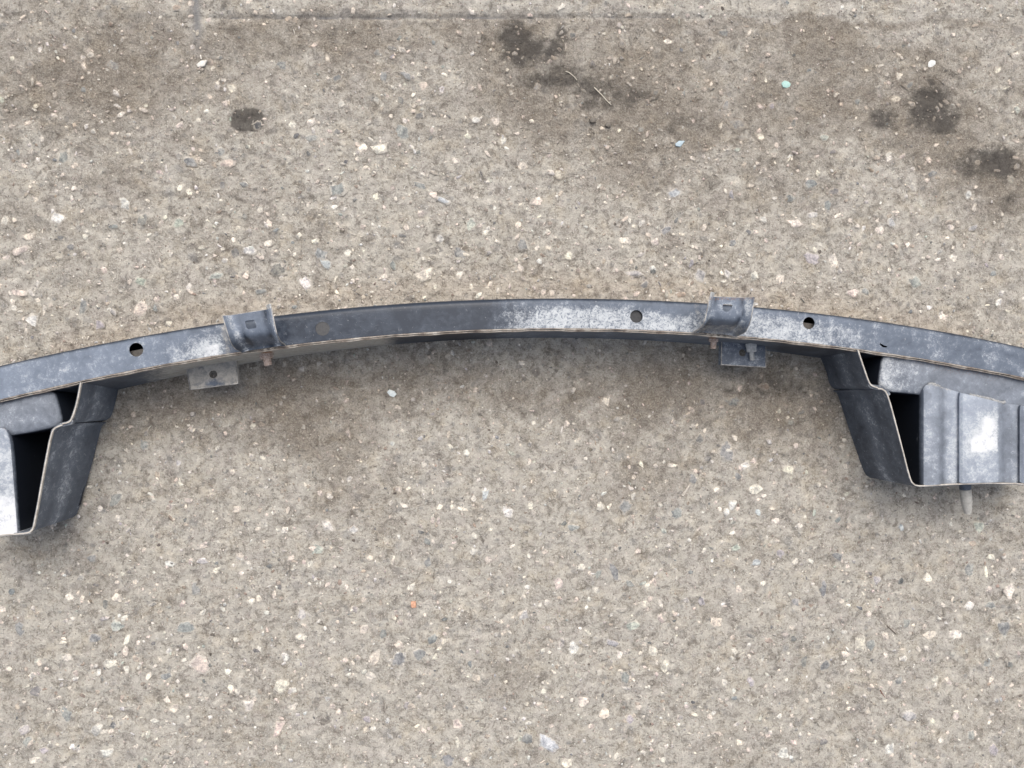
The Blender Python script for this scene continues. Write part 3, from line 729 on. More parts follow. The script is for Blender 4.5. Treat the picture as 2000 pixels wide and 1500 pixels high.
HOLES = [(266, 683, 13.2), (630, 642, 13.5), (1243, 618, 12.6), (1580, 631, 12.2)]
def top_look(co, u, v):
    vl = np.array([v_lip(a) for a in u]); vf = np.array([v_frt(a) for a in u])
    t = np.clip((v - vf) / (vl - vf), 0, 1)                  # 0 front edge, 1 rear lip
    dep = interp(u, [(0, .22), (50, .36), (110, .40), (200, .25), (300, .34), (350, .46), (385, .72), (425, .82), (440, .5), (452, .1), (560, .05), (940, .08), (975, .35), (1010, .70), (1080, .8), (1360, .8),
                     (1380, .7), (1470, .8), (1560, .74), (1600, .66), (1660, .62), (1720, .38), (1800, .34), (1900, .34), (2000, .32)])
    ramp_ = np.clip((t - .12) / .35, 0, 1)
    dep = dep * np.where((u > 960) & (u < 1700), .35 + .65 * ramp_, np.where((u > 330) & (u < 440), .55 + .6 * np.clip((t - .3) / .4, 0, 1), 1.0))
    for hu, hv, hr in HOLES[:2]: dep = dep + .3 * np.exp(-((np.hypot(u - hu, v - hv) - hr - 1) / 2.5) ** 2)
    hole = np.exp(-(((u - 1310) / 42) ** 2 + ((v - 607) / 16) ** 2)); dep = dep - .45 * hole
    dst = interp(u, [(0, .80), (300, .70), (440, .46), (560, .08), (760, .06), (950, .08), (1050, .45), (1500, .55), (1700, .58), (1850, .50), (2000, .52)])
    dst = dst * np.clip((t - .02) / .12, 0, 1)
    dst = np.where(co[:, 2] < ZT - .002, dst * .2, dst); dep = np.where(co[:, 2] < ZT - .002, 0, dep)
    soil = .5 * np.exp(-((u - 440 - (v - 655) * .2) / 12) ** 2) + .45 * np.exp(-((u - 1366 - (v - 620) * .2) / 10) ** 2) + .35 * (t > .9) * (u > 1480) * (u < 1640)
    rust = .5 * np.exp(-((t - .985) / .03) ** 2) * (np.abs(u - 1240) < 90) + .3 * np.exp(-(((u - 936) / 5) ** 2 + ((v - 602) / 5) ** 2))
    return {'deposit_sheen': np.clip(dep, 0, 1), 'dust': dst, 'soil': soil * (co[:, 2] > ZT - .003), 'rust': rust}

def channel():
    th = .0018; R = .008
    def prof(W):
        o = [(d, ZT) for d in np.linspace(0, W - R, 9)]
        o += [(W - R + R * math.sin(a), ZT - R + R * math.cos(a)) for a in np.linspace(.3, math.pi / 2, 5)]
        o += [(W, z) for z in (.09, .06, .03)]
        o += [(W - R + R * math.cos(a), .008 + R * (1 - math.sin(a))) for a in np.linspace(0, math.pi / 2, 4)]
        o += [(d, .008) for d in np.linspace(W - R - .004, .0, 4)]
        return o
    rows = []
    for k in range(441):
        rows.append([LIP[k] + NRM[k] * d + Vector((0, 0, z - ZT)) for d, z in prof(WID[k])])
    return rows, th

rows, th = channel()
o = shell('beam_channel', rows, th, M_STEEL, None)
# make sure the thickness went inwards
if max(v.co.z for v in o.data.vertices) > ZT + .0005:
    me = o.data; bpy.data.objects.remove(o)
    o = shell('beam_channel', rows, th, M_STEEL, None, True)
HOLES = [(266, 683, 13.2), (630, 642, 13.5), (1243, 618, 12.6), (1580, 631, 12.2)]
cutters = []
for u, v, r in HOLES:
    c = at(u, v, ZT); cutters.append(prism(circle_pts(c - Vector((0, 0, .012)), r * (H - ZT) / FPX, (1, 0, 0), (0, 1, 0), 32), (0, 0, .03)))
c = at(1726, 673.5, ZT); cutters.append(prism([c + Vector(p) for p in ((-.0055, .0028, -.008), (.001, -.001, -.008), (.0055, -.0018, -.008), (.004, -.0042, -.008), (-.002, -.0032, -.008), (-.0062, .0008, -.008))], (0, 0, .02)))
cut(o, cutters)
setattrs(o, top_look); child(o)

# plug in one hole; an added slate disc paints the other's dim interior
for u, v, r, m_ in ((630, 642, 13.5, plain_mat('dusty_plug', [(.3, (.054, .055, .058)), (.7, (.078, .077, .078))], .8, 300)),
                    (1243, 618, 12.6, plain_mat('dim_interior_disc', [(.3, (.014, .015, .017)), (.7, (.035, .036, .04))], .6, 300))):
    rr = r * (H - ZT) / FPX
    dz = .0006 if u == 630 else .004
    vv, f = turned([(0, rr * .985), (.002, rr * .985)], at(u, v, ZT) - Vector((0, 0, dz)), (0, 0, -1), 32)
    child(link('hole_disc', pymesh('hole_disc', vv, f), m_))

M_IN = plain_mat('inner_rail', [(.3, (.055, .05, .046)), (.7, (.11, .10, .092))], .8, 300)
for u, v in ((266, 689), (1580, 636)):
    c = at(u, v, ZT - .008); L_, n_, t_, w_ = beam_at(u)
    vv, f = prism([c + t_ * a + n_ * b for a, b in ((-.02, -.006), (.02, -.006), (.02, .0035), (-.02, .0035))], (0, 0, -.002))
    child(link('inner_rail', pymesh('inner_rail', vv, f, False), M_IN))

# closing plate at the back with its weld flange along the rear lip
def rear(k, z, off=0.0):
    sl = .0042 + .0036 * ((US[k] - 1060) / 700.0) ** 2
    return LIP[k] - NRM[k] * (.0006 + off + sl * (ZT - z) / ZT) + Vector((0, 0, z - ZT))
def wall_look(co, u, v):
    n = len(u)
    soil = interp(u, [(0, .1), (230, .0), (290, .45), (360, .85), (480, .95), (620, .9), (740, .75), (790, .25), (820, 0), (1480, 0), (2000, 0)])
    dst = interp(u, [(0, .2), (240, .35), (800, .15), (880, .05), (950, .15), (1010, .55), (1100, .6), (1400, .6), (1500, .45), (1530, .15), (2000, .15)])
    dep = interp(u, [(840, .0), (900, .12), (1020, .3), (1350, .25), (1500, .3), (1530, 0)])
    rust = .75 * np.exp(-((u - 522) / 16) ** 2) + .75 * np.exp(-((u - 1393) / 12) ** 2) * (co[:, 2] > .05) + .5 * np.exp(-((u - 466) / 8) ** 2) * (co[:, 2] > .09)
    return {'deposit_sheen': dep, 'dust': dst, 'soil': soil, 'rust': rust}
g = [[rear(k, z) for z in np.linspace(ZT - .003, .004, 7)] for k in range(0, 441)]
v1, f1 = shell_geo(g, .0016)
o = link('closing_plate', pymesh('closing_plate', v1, f1), M_WALL); setattrs(o, wall_look); child(o)
# two stacked sheet edges of the flange
def strip(off0, off1, z0, z1):
    g = []
    vv, f = [], []
    for k in range(441):
        wob = .0004 * math.sin(k * .21) + .0003 * math.sin(k * .57 + 1)
        for off, z in ((off0, z0), (off0, z1), (off1 + wob, z1), (off1 + wob, z0)):
            vv.append(LIP[k] - NRM[k] * off + Vector((0, 0, z - ZT)))
    for k in range(440):
        for j in range(4): f.append((k * 4 + j, k * 4 + (j + 1) % 4, (k + 1) * 4 + (j + 1) % 4, (k + 1) * 4 + j))
    f += [(0, 1, 2, 3), (1763, 1762, 1761, 1760)]
    return vv, f
vv, f = strip(.0004, .0019, ZT - .009, ZT + .0008)
child(link('weld_flange', pymesh('weld_flange', vv, f), M_EDGE))
vv, f = strip(.0026, .0040, ZT - .010, ZT - .0012)
child(link('weld_flange', pymesh('weld_flange', vv, f), M_EDGE))

# ---- crash boxes: px polylines (rim at the top, foot on the ground), both ends of the beam
def poly_at(pts, z, n):
    return resample(chaikin([at(a, b, z) for a, b in pts], 1), n)
def box_look(dep=.13, dst=.28, soil=.0):
    def fn(co, u, v):
        # lighter rubbed band along the wall's middle height
        band = np.exp(-((co[:, 2] - .062) / .016) ** 2) + .5 * np.exp(-((co[:, 2] - .105) / .014) ** 2)
        return {'deposit_sheen': dep + .34 * band, 'dust': dst + .42 * band, 'soil': soil + 0 * u, 'rust': 0 * u}
    return fn

def wall(name, rim, foot, parent, n=40, zr=ZT, zf=.004, look=None):
    R_, F_ = poly_at(rim, zr, n), poly_at(foot, zf, n)
    g = [[R_[i].lerp(F_[i], j / 10) for j in range(11)] for i in range(n)]
    v_, f_ = shell_geo(g, .0018)
    o = link(name, pymesh(name, v_, f_), M_WALL); setattrs(o, look or box_look()); child(o, parent)
    # bare worn edge along the top
    vv, ff = [], []
    for i, p in enumerate(R_):
        d = (R_[min(i + 1, n - 1)] - R_[max(i - 1, 0)]); d.z = 0; d.normalize(); s = Vector((-d.y, d.x, 0))
        for a, z in ((.0009, -.003), (.0009, .0005), (-.0009, .0005), (-.0009, -.003)): vv.append(p + s * a + Vector((0, 0, z)))
    for i in range(n - 1):
        for j in range(4): ff.append((i * 4 + j, i * 4 + (j + 1) % 4, (i + 1) * 4 + (j + 1) % 4, (i + 1) * 4 + j))
    ff += [(0, 1, 2, 3), tuple(range(4 * n - 4, 4 * n))[::-1]]
    e = link('sheet_edge', pymesh('sheet_edge', vv, ff), M_RIM); e.parent = o
    return o

def inner_shade(look, zc):
    """dust settles on what faces the sky: the drawn-down sides keep their paint"""
    def fn(co, u, v):
        d = look(co, u, v); k = np.clip((co[:, 2] - zc) / .003, 0, 1)
        return {a: b * k for a, b in d.items()}
    return fn

def block(name, outline, z1, z0, mat, parent, r=.006, look=None):
    """plate with rolled-down edges: the outline (px at height z1) drawn down to z0"""
    top = resample(chaikin([at(a, b, z1) for a, b in outline] + [at(*outline[0], z1)], 2), 91)[:-1]
    c = sum(top, Vector()) / len(top); n = len(top)
    area = sum(top[i].x * top[(i + 1) % n].y - top[(i + 1) % n].x * top[i].y for i in range(n))
    sgn = 1 if area > 0 else -1
    inw = []
    for i in range(n):
        d = top[(i + 1) % n] - top[i - 1]; d.normalize(); inw.append(Vector((-d.y, d.x, 0)) * sgn)
    vv, f = [], []
    prof = [(0, z0 - z1), (0, -r), (r * .3, -r * .3), (r, 0)]
    for a, z in prof:
        for i in range(n): vv.append(top[i] + inw[i] * a + Vector((0, 0, z)))
    for k in range(len(prof) - 1):
        for i in range(n): f.append((k * n + i, k * n + (i + 1) % n, (k + 1) * n + (i + 1) % n, (k + 1) * n + i))
    me = bpy.data.meshes.new(name)
    bm = bmesh.new()
    bv = [bm.verts.new(p) for p in vv]
    for q in f: bm.faces.new([bv[i] for i in q])
    capf = bm.faces.new([bv[3 * n + i] for i in range(n)])
    bmesh.ops.triangulate(bm, faces=[capf])
    bmesh.ops.recalc_face_normals(bm, faces=bm.faces)
    bm.to_mesh(me); bm.free(); me.shade_smooth(); me.set_sharp_from_angle(angle=math.radians(50))
    o = link(name, me, mat); setattrs(o, inner_shade(look, z1 - .005)); child(o, parent)
    return o

def ribbed(name, cols, top, bot, mat, parent, look, skirt=-1):
    """pressed plate: cols = (u, z); top(u), bot(u) give its edges in px; the first column is drawn down as a side"""
    g = []
    for i, (u, z) in enumerate(cols):
        a, b = top(u), bot(u)
        col = []
        col.append(at(u, a - 1, z - .016))
        for j in range(31):
            col.append(at(u + (0), a + (b - a) * j / 30, z))
        for dz in (.004, z - .02):
            e_ = at(u, b, z); e_.z -= dz; col.append(e_)
        g.append(col)
    first = [p.copy() for p in g[0]]
    mid_ = [p.copy() for p in g[0]]
    for p in first: p.z = min(p.z, .01)
    for p in mid_: p.z = min(p.z, .1040)
    g = [first, mid_] + g
    v_, f_ = shell_geo(g, .0016)
    me = pymesh(name, v_, f_)
    o = link(name, me, mat); setattrs(o, inner_shade(look, .1045)); child(o, parent)
    return o

def bead(name, pts, z, r, mat, parent, seed):
    rr = np.random.default_rng(seed)
    P = resample(chaikin([at(a, b, z) for a, b in pts], 1), 40)
    n = 7; vv, f = [], []
    for i, p in enumerate(P):
        d = (P[min(i + 1, 39)] - P[max(i - 1, 0)]).normalized(); s = d.cross(Vector((0, 0, 1)))
        k = r * (.7 + .6 * rr.random()) * (.35 if i in (0, 39) else 1)
        vv += circle_pts(p + s * r * .5 * (rr.random() - .5), k, s, Vector((0, 0, .6)), n)
    for i in range(39):
        for k in range(n): f.append((i * n + k, i * n + (k + 1) % n, (i + 1) * n + (k + 1) % n, (i + 1) * n + k))
    f += [tuple(range(n))[::-1], tuple(range(39 * n, 40 * n))]
    return child(link(name, pymesh(name, vv, f), mat), parent)

M_BEAD = plain_mat('dusty_weld', [(.3, (.13, .135, .14)), (.5, (.27, .275, .28)), (.7, (.42, .42, .41))], .75, 350)

# right-hand box
wr = wall('crash_box', [(1714, 758.5), (1726, 760), (1734, 770), (1757, 856), (1777, 935), (1783, 946), (1792, 949), (1803, 949), (1875, 945), (1955, 943), (2080, 950)],
          [(1628, 762), (1633, 763), (1638, 769), (1660, 838), (1689, 922), (1696, 930), (1704, 932), (1714, 932), (1779, 926), (1850, 924), (1963, 930)], None, 60)
o = wall('side_wall', [(1675, 682), (1686, 715), (1697, 747), (1703, 754), (1714, 757)], [(1602, 692), (1616, 724), (1621, 746), (1625, 754), (1632, 759)], wr, 24)
def cover_look(co, u, v):
    d = np.clip((1830 - u) / 100, 0, 1) * .45 + .22 + .1 * np.exp(-((v - 735) / 18) ** 2)
    return {'deposit_sheen': d, 'dust': .55 + 0 * u, 'soil': .2 * (v > 765), 'rust': .45 * np.exp(-((v - (692 + (u - 1740) * .165)) / 8) ** 2) * (u > 1760)}
o = block('cover_plate', [(1760, 693), (1726, 690), (1722, 712), (1716, 749), (1720, 759), (1735, 766), (1795, 771), (1990, 800), (2080, 815), (2080, 765), (2000, 732), (1900, 712), (1800, 698)], ZT - .008, .012, M_COVER, wr, .006, cover_look)
def rtop(u): return float(np.interp(u, [1804, 1808, 1814, 1822, 1835, 1875, 1955, 2085], [763, 755, 751, 752, 757, 769, 789, 806]))
def rbot(u): return float(np.interp(u, [1804, 1875, 1955, 2085], [946.5, 942.5, 940, 946]))
colsR = [(1804, .1140), (1805.5, .1165), (1809, .1180), (1818, .1184), (1830, .1184), (1834, .1178), (1839, .1130), (1843, .1120), (1850, .1118), (1862, .1120), (1872, .1100), (1874, .1130), (1876, .1180), (1879, .1192),
         (1900, .1194), (1925, .1194), (1946, .1192), (1950, .1184), (1956, .1130), (1960, .1118), (1970, .1116), (1982, .1117), (1990, .1100), (1994, .1170), (1998, .1190), (2040, .1192), (2085, .1190)]
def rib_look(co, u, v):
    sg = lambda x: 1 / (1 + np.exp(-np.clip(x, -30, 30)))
    white = sg((u - (1916 - (v - 800) * .30)) / 4) * sg((1951 - u) / 1.5) * sg((v - 800 - (1950 - u) * .25) / 5) * sg((880 + (1950 - u) * .1 - v) / 4)  # bright sky reflection painted on the plate as pale colour
    rib_shading = interp(u, [(1804, .5), (1828, .42), (1838, .1), (1848, .3), (1853, .7), (1872, .72), (1876, .35), (1880, .62), (1945, .62), (1952, .15), (1968, .2), (1975, .42), (1990, .5), (1996, .3), (2090, .4)])  # pale and dark bands put the ribs' shading into the colour
    rib_shading = rib_shading * np.clip(.55 + (v - 760) / 200, 0, 1.1)
    dep = np.minimum(rib_shading * .85, .74) + .6 * white
    return {'deposit_sheen': np.clip(dep, 0, 1), 'dust': interp(u, [(1804, .75), (1830, .6), (1840, .4), (1856, .9), (1872, .9), (1878, .9), (1945, .9), (1955, .45), (1968, .5), (1990, .7), (2090, .6)]), 'soil': .55 * np.exp(-((v - 748 - (u - 1804) * .2) / 6) ** 2), 'rust': 0 * u}
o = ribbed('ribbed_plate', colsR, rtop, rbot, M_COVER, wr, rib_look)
def floor_plate(pts, parent):  # near-black floor added so the open boxes stay dark inside
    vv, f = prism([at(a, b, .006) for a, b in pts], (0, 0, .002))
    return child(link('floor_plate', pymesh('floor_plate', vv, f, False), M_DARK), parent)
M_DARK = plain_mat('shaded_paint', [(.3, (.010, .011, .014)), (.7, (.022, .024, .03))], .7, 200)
def gusset(pts, z, parent):
    P = chaikin([at(a, b, z) for a, b in pts] + [at(*pts[0], z)], 1)[:-1]
    vv, f = prism(P, (0, 0, -.006))
    o = child(link('crimped_fold', pymesh('crimped_fold', vv, f), M_WALL), parent)
    setattrs(o, lambda co, u, v: {'deposit_sheen': .35 + 0 * u, 'dust': .5 + 0 * u, 'soil': .3 + 0 * u, 'rust': 0 * u})
    return o
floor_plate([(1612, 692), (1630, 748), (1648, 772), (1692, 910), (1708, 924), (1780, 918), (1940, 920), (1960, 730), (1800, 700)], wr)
gusset([(1695, 748), (1708, 752), (1720, 752), (1734, 762), (1740, 770), (1735, 773), (1727, 763), (1712, 761), (1697, 757)], ZT - .0012, wr)
bead('weld_bead', [(1812, 751), (1822, 749), (1836, 756)], ZT - .004, .0022, M_BEAD, wr, 1)
bead('weld_bead', [(1893, 771), (1925, 777), (1958, 787), (1964, 784)], ZT - .004, .0022, M_BEAD, wr, 2)
bead('weld_bead', [(1876, 942), (1915, 941), (1953, 939)], ZT - .001, .0016, M_BEAD, wr, 3)
# guide peg out of the box's end
pc = at(1884, 938, .066)
ax = (at(1890, 1003, .062) - pc).normalized(); LN = (at(1890, 1003, .062) - pc).length
vv, f = turned([(0, .0086), (LN * .26, .0084), (LN * .27, .0078)], pc, ax, 18)
pg = child(link('guide_peg', pymesh('guide_peg', vv, f), M_STEEL), wr)
setattrs(pg, lambda co, u, v: {'deposit_sheen': .1 + 0 * u, 'dust': .3 + 0 * u, 'soil': 0 * u, 'rust': 0 * u})
# sleeve is moulded with the peg: same mesh piece, paler
vv, f = turned([(LN * .27, .0074), (LN * .31, .0084), (LN * .62, .0080), (LN * .93, .0058), (LN, .0046)], pc, ax, 18)
child(link('guide_peg_tip', pymesh('guide_peg_tip', vv, f), plain_mat('pale_peg', [(.3, (.30, .29, .27)), (.7, (.48, .47, .44))], .55, 200)), wr)

# left-hand box
LEFT_ = box_look(.20, .56, .1)
wl = wall('crash_box', [(122, 830), (110, 834), (101, 842), (86, 920), (67, 1026), (62, 1037), (54, 1041), (38, 1042.5), (0, 1045), (-90, 1050)],
          [(207, 826), (201, 829), (198, 833), (180, 906), (152, 1001), (147, 1008), (140, 1012), (127, 1014), (92, 1016), (11, 1021)], None, 60, look=LEFT_)
o = wall('side_wall', [(158, 747), (151, 786), (141, 817), (135, 825), (122, 827.5)], [(238, 732), (230, 766), (221, 804), (216, 815), (206, 821)], wl, 24, look=LEFT_)
def cover_look2(co, u, v):
    return {'deposit_sheen': .26 + .15 * np.exp(-((v - 795) / 16) ** 2), 'dust': .52 + 0 * u, 'soil': 0 * u, 'rust': .4 * np.exp(-((v - (783 - u * .2)) / 8) ** 2) + .7 * np.exp(-(((u - 8) / 8) ** 2 + ((v - 834) / 6) ** 2))}
o = block('cover_plate', [(52, 771), (103, 760), (110, 779), (121, 819), (117, 829), (103, 837), (22, 852), (-90, 872), (-90, 803), (0, 783)], ZT - .008, .012, M_COVER, wl, .006, cover_look2)
def ltop(u): return float(np.interp(u, [-95, 0, 10, 16, 20], [846, 836, 837, 842, 850]))
def lbot(u): return float(np.interp(u, [-95, 0, 35], [1049, 1044.5, 1041.5]))
def left_plate():
    cols = [(0, .1140), (1.5, .1165), (5, .1178), (12, .1182), (24, .1184), (40, .1186), (60, .1180), (76, .1160), (90, .1158), (115, .1160)]
    g = []
    for d, z in cols:
        col = []
        for j in range(31):
            t_ = j / 30
            ed = np.interp(t_, [0, .03, .08, .4, 1], [14, 19, 22, 27, 35.5])
            u = ed - d
            v_ = ltop(min(u, 20)) * (1 - t_) + lbot(u) * t_
            col.append(at(u, v_, z))
        col = [at(cols and (14 - d), ltop(min(14 - d, 20)) - 1, z - .016)] + col
        last = col[-1].copy(); last.z -= .004; col.append(last); l2 = last.copy(); l2.z = .02; col.append(l2)
        g.append(col)
    first = [p.copy() for p in g[0]]
    mid_ = [p.copy() for p in g[0]]
    for p in first: p.z = min(p.z, .01)
    for p in mid_: p.z = min(p.z, .1070)
    return [first, mid_] + g
def left_look(co, u, v):
    t_ = np.clip((v - 840) / 200, 0, 1)
    return {'deposit_sheen': .5 + .6 * t_, 'dust': .85 + 0 * u, 'soil': 0 * u, 'rust': .5 * np.exp(-(((u - 8) / 9) ** 2 + ((v - 838) / 6) ** 2))}  # whitening toward the near end is painted sky sheen
v_, f_ = shell_geo(left_plate(), .0016)
o = link('ribbed_plate', pymesh('ribbed_plate', v_, f_), M_COVER); setattrs(o, inner_shade(left_look, .1075)); child(o, wl)
bead('weld_bead', [(60, 1041), (38, 1043), (0, 1046)], ZT - .001, .0014, M_BEAD, wl, 5)

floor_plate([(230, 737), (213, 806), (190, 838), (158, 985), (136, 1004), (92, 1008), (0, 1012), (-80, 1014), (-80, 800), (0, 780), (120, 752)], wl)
gusset([(143, 819), (132, 824), (120, 825), (108, 832), (98, 842), (103, 846), (112, 837), (124, 833), (142, 829)], ZT - .0012, wl)

# ---- upright U brackets welded on the beam's top
def bracket(foot_l, foot_r, top_l, top_r, zt, hole, look, lipw, ear):
    """plate that starts flat at the rear lip and curves up to zt at the front; flared flange on each side"""
    FL, FR = at(*foot_l, ZT + .0015), at(*foot_r, ZT + .0015)
    TL, TR = at(*top_l, zt), at(*top_r, zt)
    rows = []
    n = 24
    hgt = zt - ZT - .0015
    PR = resample(chaikin([(0, 0, 0), (.10, .05, 0), (.33, .84, 0), (.46, .97, 0), (1, 1, 0)], 2), n + 1)
    for i in range(n + 1):
        run, zz = PR[i].x, PR[i].y
        a = FL.lerp(TL, run); b = FR.lerp(TR, run); a.z = b.z = ZT + .0015 + hgt * zz
        rows.append((a, b, (b - a).normalized()))
    g, lipL, lipR = [], [], []
    for i, (a, b, ac) in enumerate(rows):
        d = rows[min(i + 1, n)][0] - rows[max(i - 1, 0)][0]
        nn = ac.cross(d).normalized()                          # away from the beam: rearward, then up
        if nn.z < 0: nn = -nn
        k = min(1, .35 + i / n * 1.5)
        r_ = []
        FL_ = ((-1.0, 1.05), (-.80, .78), (-.60, .50), (-.40, .22), (-.28, .08), (-.14, .015))
        for q, h in FL_: r_.append(a + ac * q * lipw * 1.0 + nn * lipw * 1.15 * h * k)
        r_ += [a.lerp(b, s) for s in (.04, .2, .35, .5, .65, .8, .96)]
        for q, h in FL_[::-1]: r_.append(b - ac * q * lipw * 1.0 + nn * lipw * 1.15 * h * k)
        g.append(r_); lipL.append(r_[0]); lipR.append(r_[-1])
    v_, f_ = shell_geo(g, .0022)
    o = link('mounting_bracket', pymesh('mounting_bracket', v_, f_), M_STEEL)
    # hole
    i = min(range(n), key=lambda q: abs(PR[q].x - hole[2])); a, b, ac = rows[i]; d = (rows[i + 1][0] - rows[i - 1][0]).normalized(); nn = ac.cross(d).normalized()
    c = a.lerp(b, hole[0]); r = hole[1]
    poly = [c + ac * x * r + d * y * r - nn * .008 for x, y in hole[3]]
    cut(o, [prism(poly, nn * .016)])
    setattrs(o, look); child(o)
    # the flange on one side runs a little past the plate
    last, prev = g[-1], g[-3]
    side = range(0, 5) if ear == 'L' else range(len(last) - 5, len(last))
    adv = [(last[q] - prev[q]).normalized() for q in side]
    ge = [[last[q] + adv[k] * d - Vector((0, 0, .0008 * (d > .004))) for k, q in enumerate(side)] for d in (-.0005, .003, .0058)]
    v_, f_ = shell_geo(ge, .0021)
    e = link('flange_ear', pymesh('flange_ear', v_, f_), M_GALV); e.parent = o
    for P in (lipL, lipR, [q for q in g[-1]]):                 # bare metal where the paint has worn off the sheet's edge
        vv, ff = [], []
        for k, p in enumerate(P):
            d = (P[min(k + 1, len(P) - 1)] - P[max(k - 1, 0)]).normalized(); x = d.orthogonal().normalized()
            vv += circle_pts(p, .0009, x, d.cross(x), 6)
        for k in range(len(P) - 1):
            for q in range(6): ff.append((k * 6 + q, k * 6 + (q + 1) % 6, k * 6 + 6 + (q + 1) % 6, k * 6 + 6 + q))
        e = link('sheet_edge', pymesh('sheet_edge', vv, ff), M_WORN); e.parent = o
    foot = [rows[0][0].lerp(rows[0][1], k / 14) for k in range(15)]
    vv, ff = [], []
    for k, p in enumerate(foot): vv += circle_pts(p + Vector((0, .001 * math.sin(k * 1.9), 0)), .0022 + .0007 * math.sin(k * 2.3), (0, 1, 0), (0, 0, .7), 7)
    for k in range(14):
        for q in range(7): ff.append((k * 7 + q, k * 7 + (q + 1) % 7, k * 7 + 7 + (q + 1) % 7, k * 7 + 7 + q))
    w_ = link('weld_bead', pymesh('weld_bead', vv, ff), M_GRIME); w_.parent = o
    return o
M_WORN = plain_mat('worn_bracket_edge', [(.35, (.09, .09, .095)), (.5, (.30, .29, .28)), (.65, (.50, .48, .45))], .55, 60)
M_GRIME = plain_mat('grimy_weld', [(.3, (.035, .032, .03)), (.55, (.13, .115, .10)), (.7, (.26, .24, .215))], .8, 200)
SQ = [(-1, -.55), (-.8, -.9), (.8, -.9), (1, -.55), (1, .6), (.75, .85), (-.75, .85), (-1, .6)]
DD = [(math.cos(a), math.sin(a)) for a in np.linspace(math.pi * .86, math.pi * 2.14, 18)]
def br_look1(co, u, v):
    low = np.clip((v - 650) / 20, 0, 1)
    edge = np.exp(-((u - (446 + np.clip(v - 612, 0, 99) ** 1.25 * .16)) / 8) ** 4) + .8 * np.exp(-((u - (527 + np.clip(v - 603, 0, 99) * .24)) / 6) ** 4)
    crease_shade = np.exp(-((u - (460 + np.clip(v - 612, 0, 99) ** 1.25 * .16)) / 3) ** 2) + np.exp(-((u - (517 + np.clip(v - 603, 0, 99) * .24)) / 3) ** 2)  # fold lines darkened in colour, standing in for shade beside the lips
    ring = np.exp(-((np.hypot(u - 491, v - 638) - 11) / 3) ** 2)
    return {'deposit_sheen': .16 + .5 * edge - .3 * crease_shade + .3 * ring, 'dust': .62 - .45 * low + .3 * edge - .5 * crease_shade, 'soil': .3 * low * (np.abs(v - 672) < 8), 'rust': .25 * np.exp(-((v - 602) / 5) ** 2)}
def br_look2(co, u, v):
    low = np.clip((v - 622) / 14, 0, 1)
    sh = -np.clip(v - 612, 0, 99) ** 1.25 * .33
    edge = np.exp(-((u - 1461 - sh) / 7) ** 4) + .8 * np.exp(-((u - 1387 - sh) / 7) ** 4)
    crease_shade = np.exp(-((u - 1451 - sh) / 3) ** 2) + np.exp(-((u - 1398 - sh) / 3) ** 2)  # painted shade along the folds between plate and lips
    return {'deposit_sheen': .36 + .4 * edge - .2 * low - .4 * crease_shade, 'dust': .66 - .3 * low + .2 * edge - .5 * crease_shade, 'soil': .45 * low * (v > 634), 'rust': .5 * np.exp(-((v - 583) / 6) ** 2)}
bracket((486, 684), (545, 675), (453, 616), (521, 605), ZT + .036, (.47, .0066, .68, SQ), br_look1, .0090, 'R')
bracket((1366, 648), (1424, 654), (1395, 580), (1453, 582), ZT + .040, (.48, .0070, .70, DD), br_look2, .0100, 'L')

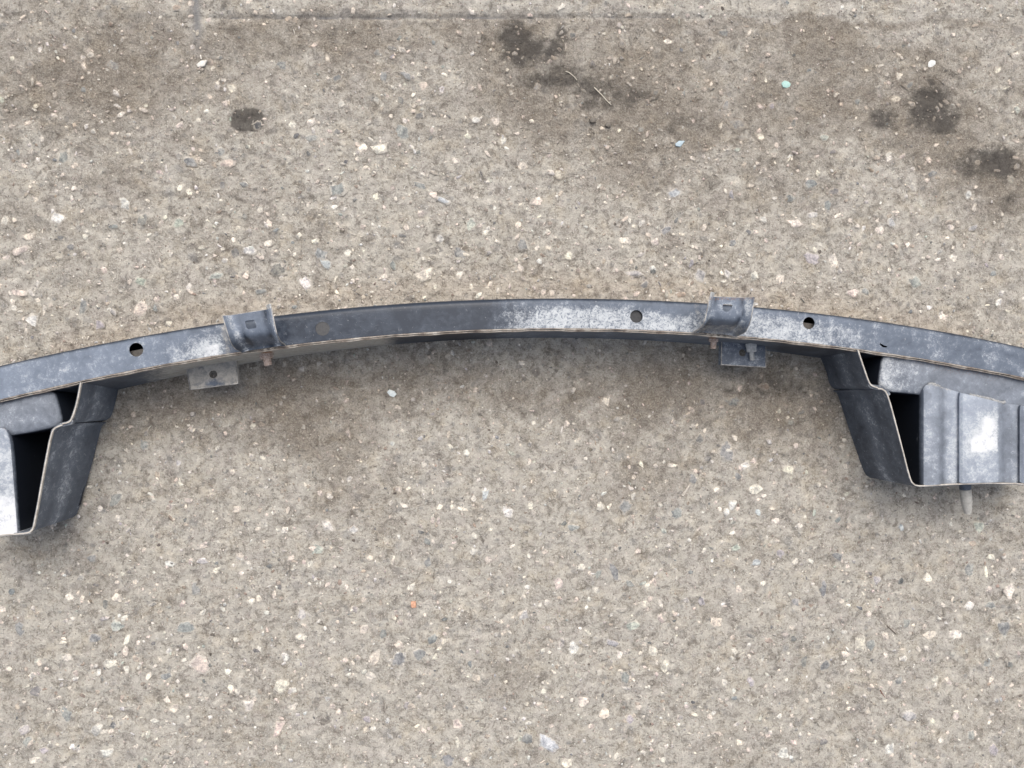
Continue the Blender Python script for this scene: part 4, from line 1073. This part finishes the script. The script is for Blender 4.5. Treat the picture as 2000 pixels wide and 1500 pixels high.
# ---- tabs under the rear wall
def tab(corners, z, hole, mat, look=None, flange=.014):
    a, b, c, d = [at(*p, z) for p in corners]          # front-left, rear-left, rear-right, front-right
    n = 8
    g = []
    for i in range(n + 1):
        p, q = a.lerp(b, i / n), d.lerp(c, i / n)
        ac = (q - p).normalized()
        r_ = [p + Vector((0, 0, -flange)), p + Vector((0, 0, -.0025)), p + ac * .0012 + Vector((0, 0, -.0004)), p + ac * .003] + [p.lerp(q, s) for s in (.25, .5, .75)] + [q - ac * .003, q - ac * .0012 + Vector((0, 0, -.0004)), q + Vector((0, 0, -.0025)), q + Vector((0, 0, -flange))]
        g.append(r_)
    v_, f_ = shell_geo(g, .002)
    if max(p.z for p in v_) > z + .001: v_, f_ = shell_geo(g, .002, True)
    o = link('bolt_tab', pymesh('bolt_tab', v_, f_), mat)
    hc = at(hole[0], hole[1], z)
    cut(o, [prism(circle_pts(hc - Vector((0, 0, .01)), hole[2] * (H - z) / FPX, (1, 0, 0), (0, 1, 0), 24), (0, 0, .02))])
    if look: setattrs(o, look)
    child(o)
    for p, q in ((a, b), (b, c), (c, d)):
        P = [p.lerp(q, k / 12) for k in range(13)]; ax_ = (q - p).normalized(); x = ax_.orthogonal().normalized()
        vv, ff = [], []
        for k, r_ in enumerate(P): vv += circle_pts(r_ + Vector((0, 0, -.0006)), .0008, x, ax_.cross(x), 6)
        for k in range(12):
            for j in range(6): ff.append((k * 6 + j, k * 6 + (j + 1) % 6, k * 6 + 6 + (j + 1) % 6, k * 6 + 6 + j))
        e = link('sheet_edge', pymesh('sheet_edge', vv, ff), M_WORN); e.parent = o
    return o
t1 = tab([(364, 716), (371, 761), (464, 749), (460, 702)], .052, (416.5, 731, 7.6), M_STEEL,
         lambda co, u, v: {'deposit_sheen': .1 + 0 * u, 'dust': .5 + 0 * u, 'soil': .66 - .5 * np.exp(-(((u - 418) / 16) ** 2 + ((v - 748) / 6) ** 2)), 'rust': 0 * u})
t1['label'] = 'bolt tab coated in beige dried mud'
t2 = tab([(1410, 662), (1409, 712), (1496, 717), (1496, 668)], .052, (1450, 689, 7.2), M_STEEL,
         lambda co, u, v: {'deposit_sheen': .46 + 0 * u, 'dust': .42 + 0 * u, 'soil': 0 * u, 'rust': 0 * u})
t2['label'] = 'dark bolt tab with scratched paint'

# ---- bolts out of the rear wall
def bolt(u0, v0, u1, v1, z, rh, rs, hl, mat, thread=False):
    a, b = at(u0, v0, z), at(u1, v1, z)
    ax = (b - a); L = ax.length; ax.normalize()
    # hexagonal head with a washer face
    vv, f = turned([(-.004, rh * 1.12), (.0012, rh * 1.12), (.0013, rh), (hl, rh), (hl + .0006, rh * .8)], a, ax, 6)
    o = child(link('bolt', pymesh('bolt', vv, f, False), mat))
    prof = [(hl, rs)]
    d = hl
    while d < L - .002:
        prof += [(d + .0006, rs), (d + .0011, rs * (.84 if thread else .95)), (d + .0016, rs)]; d += .0016
    prof += [(L, rs * .8)]
    vv, f = turned(prof, a, ax, 14)
    s = link('bolt_shank', pymesh('bolt_shank', vv, f), mat); s.parent = o
    return o
bolt(518, 686, 524, 714, .075, .0092, .0056, .010, M_RUST)
bolt(1394, 656, 1393, 681, .075, .0076, .0045, .0085, M_RUST)
bolt(1467, 676, 1469, 704, .058, .0080, .0038, .0085, M_GALV, True)
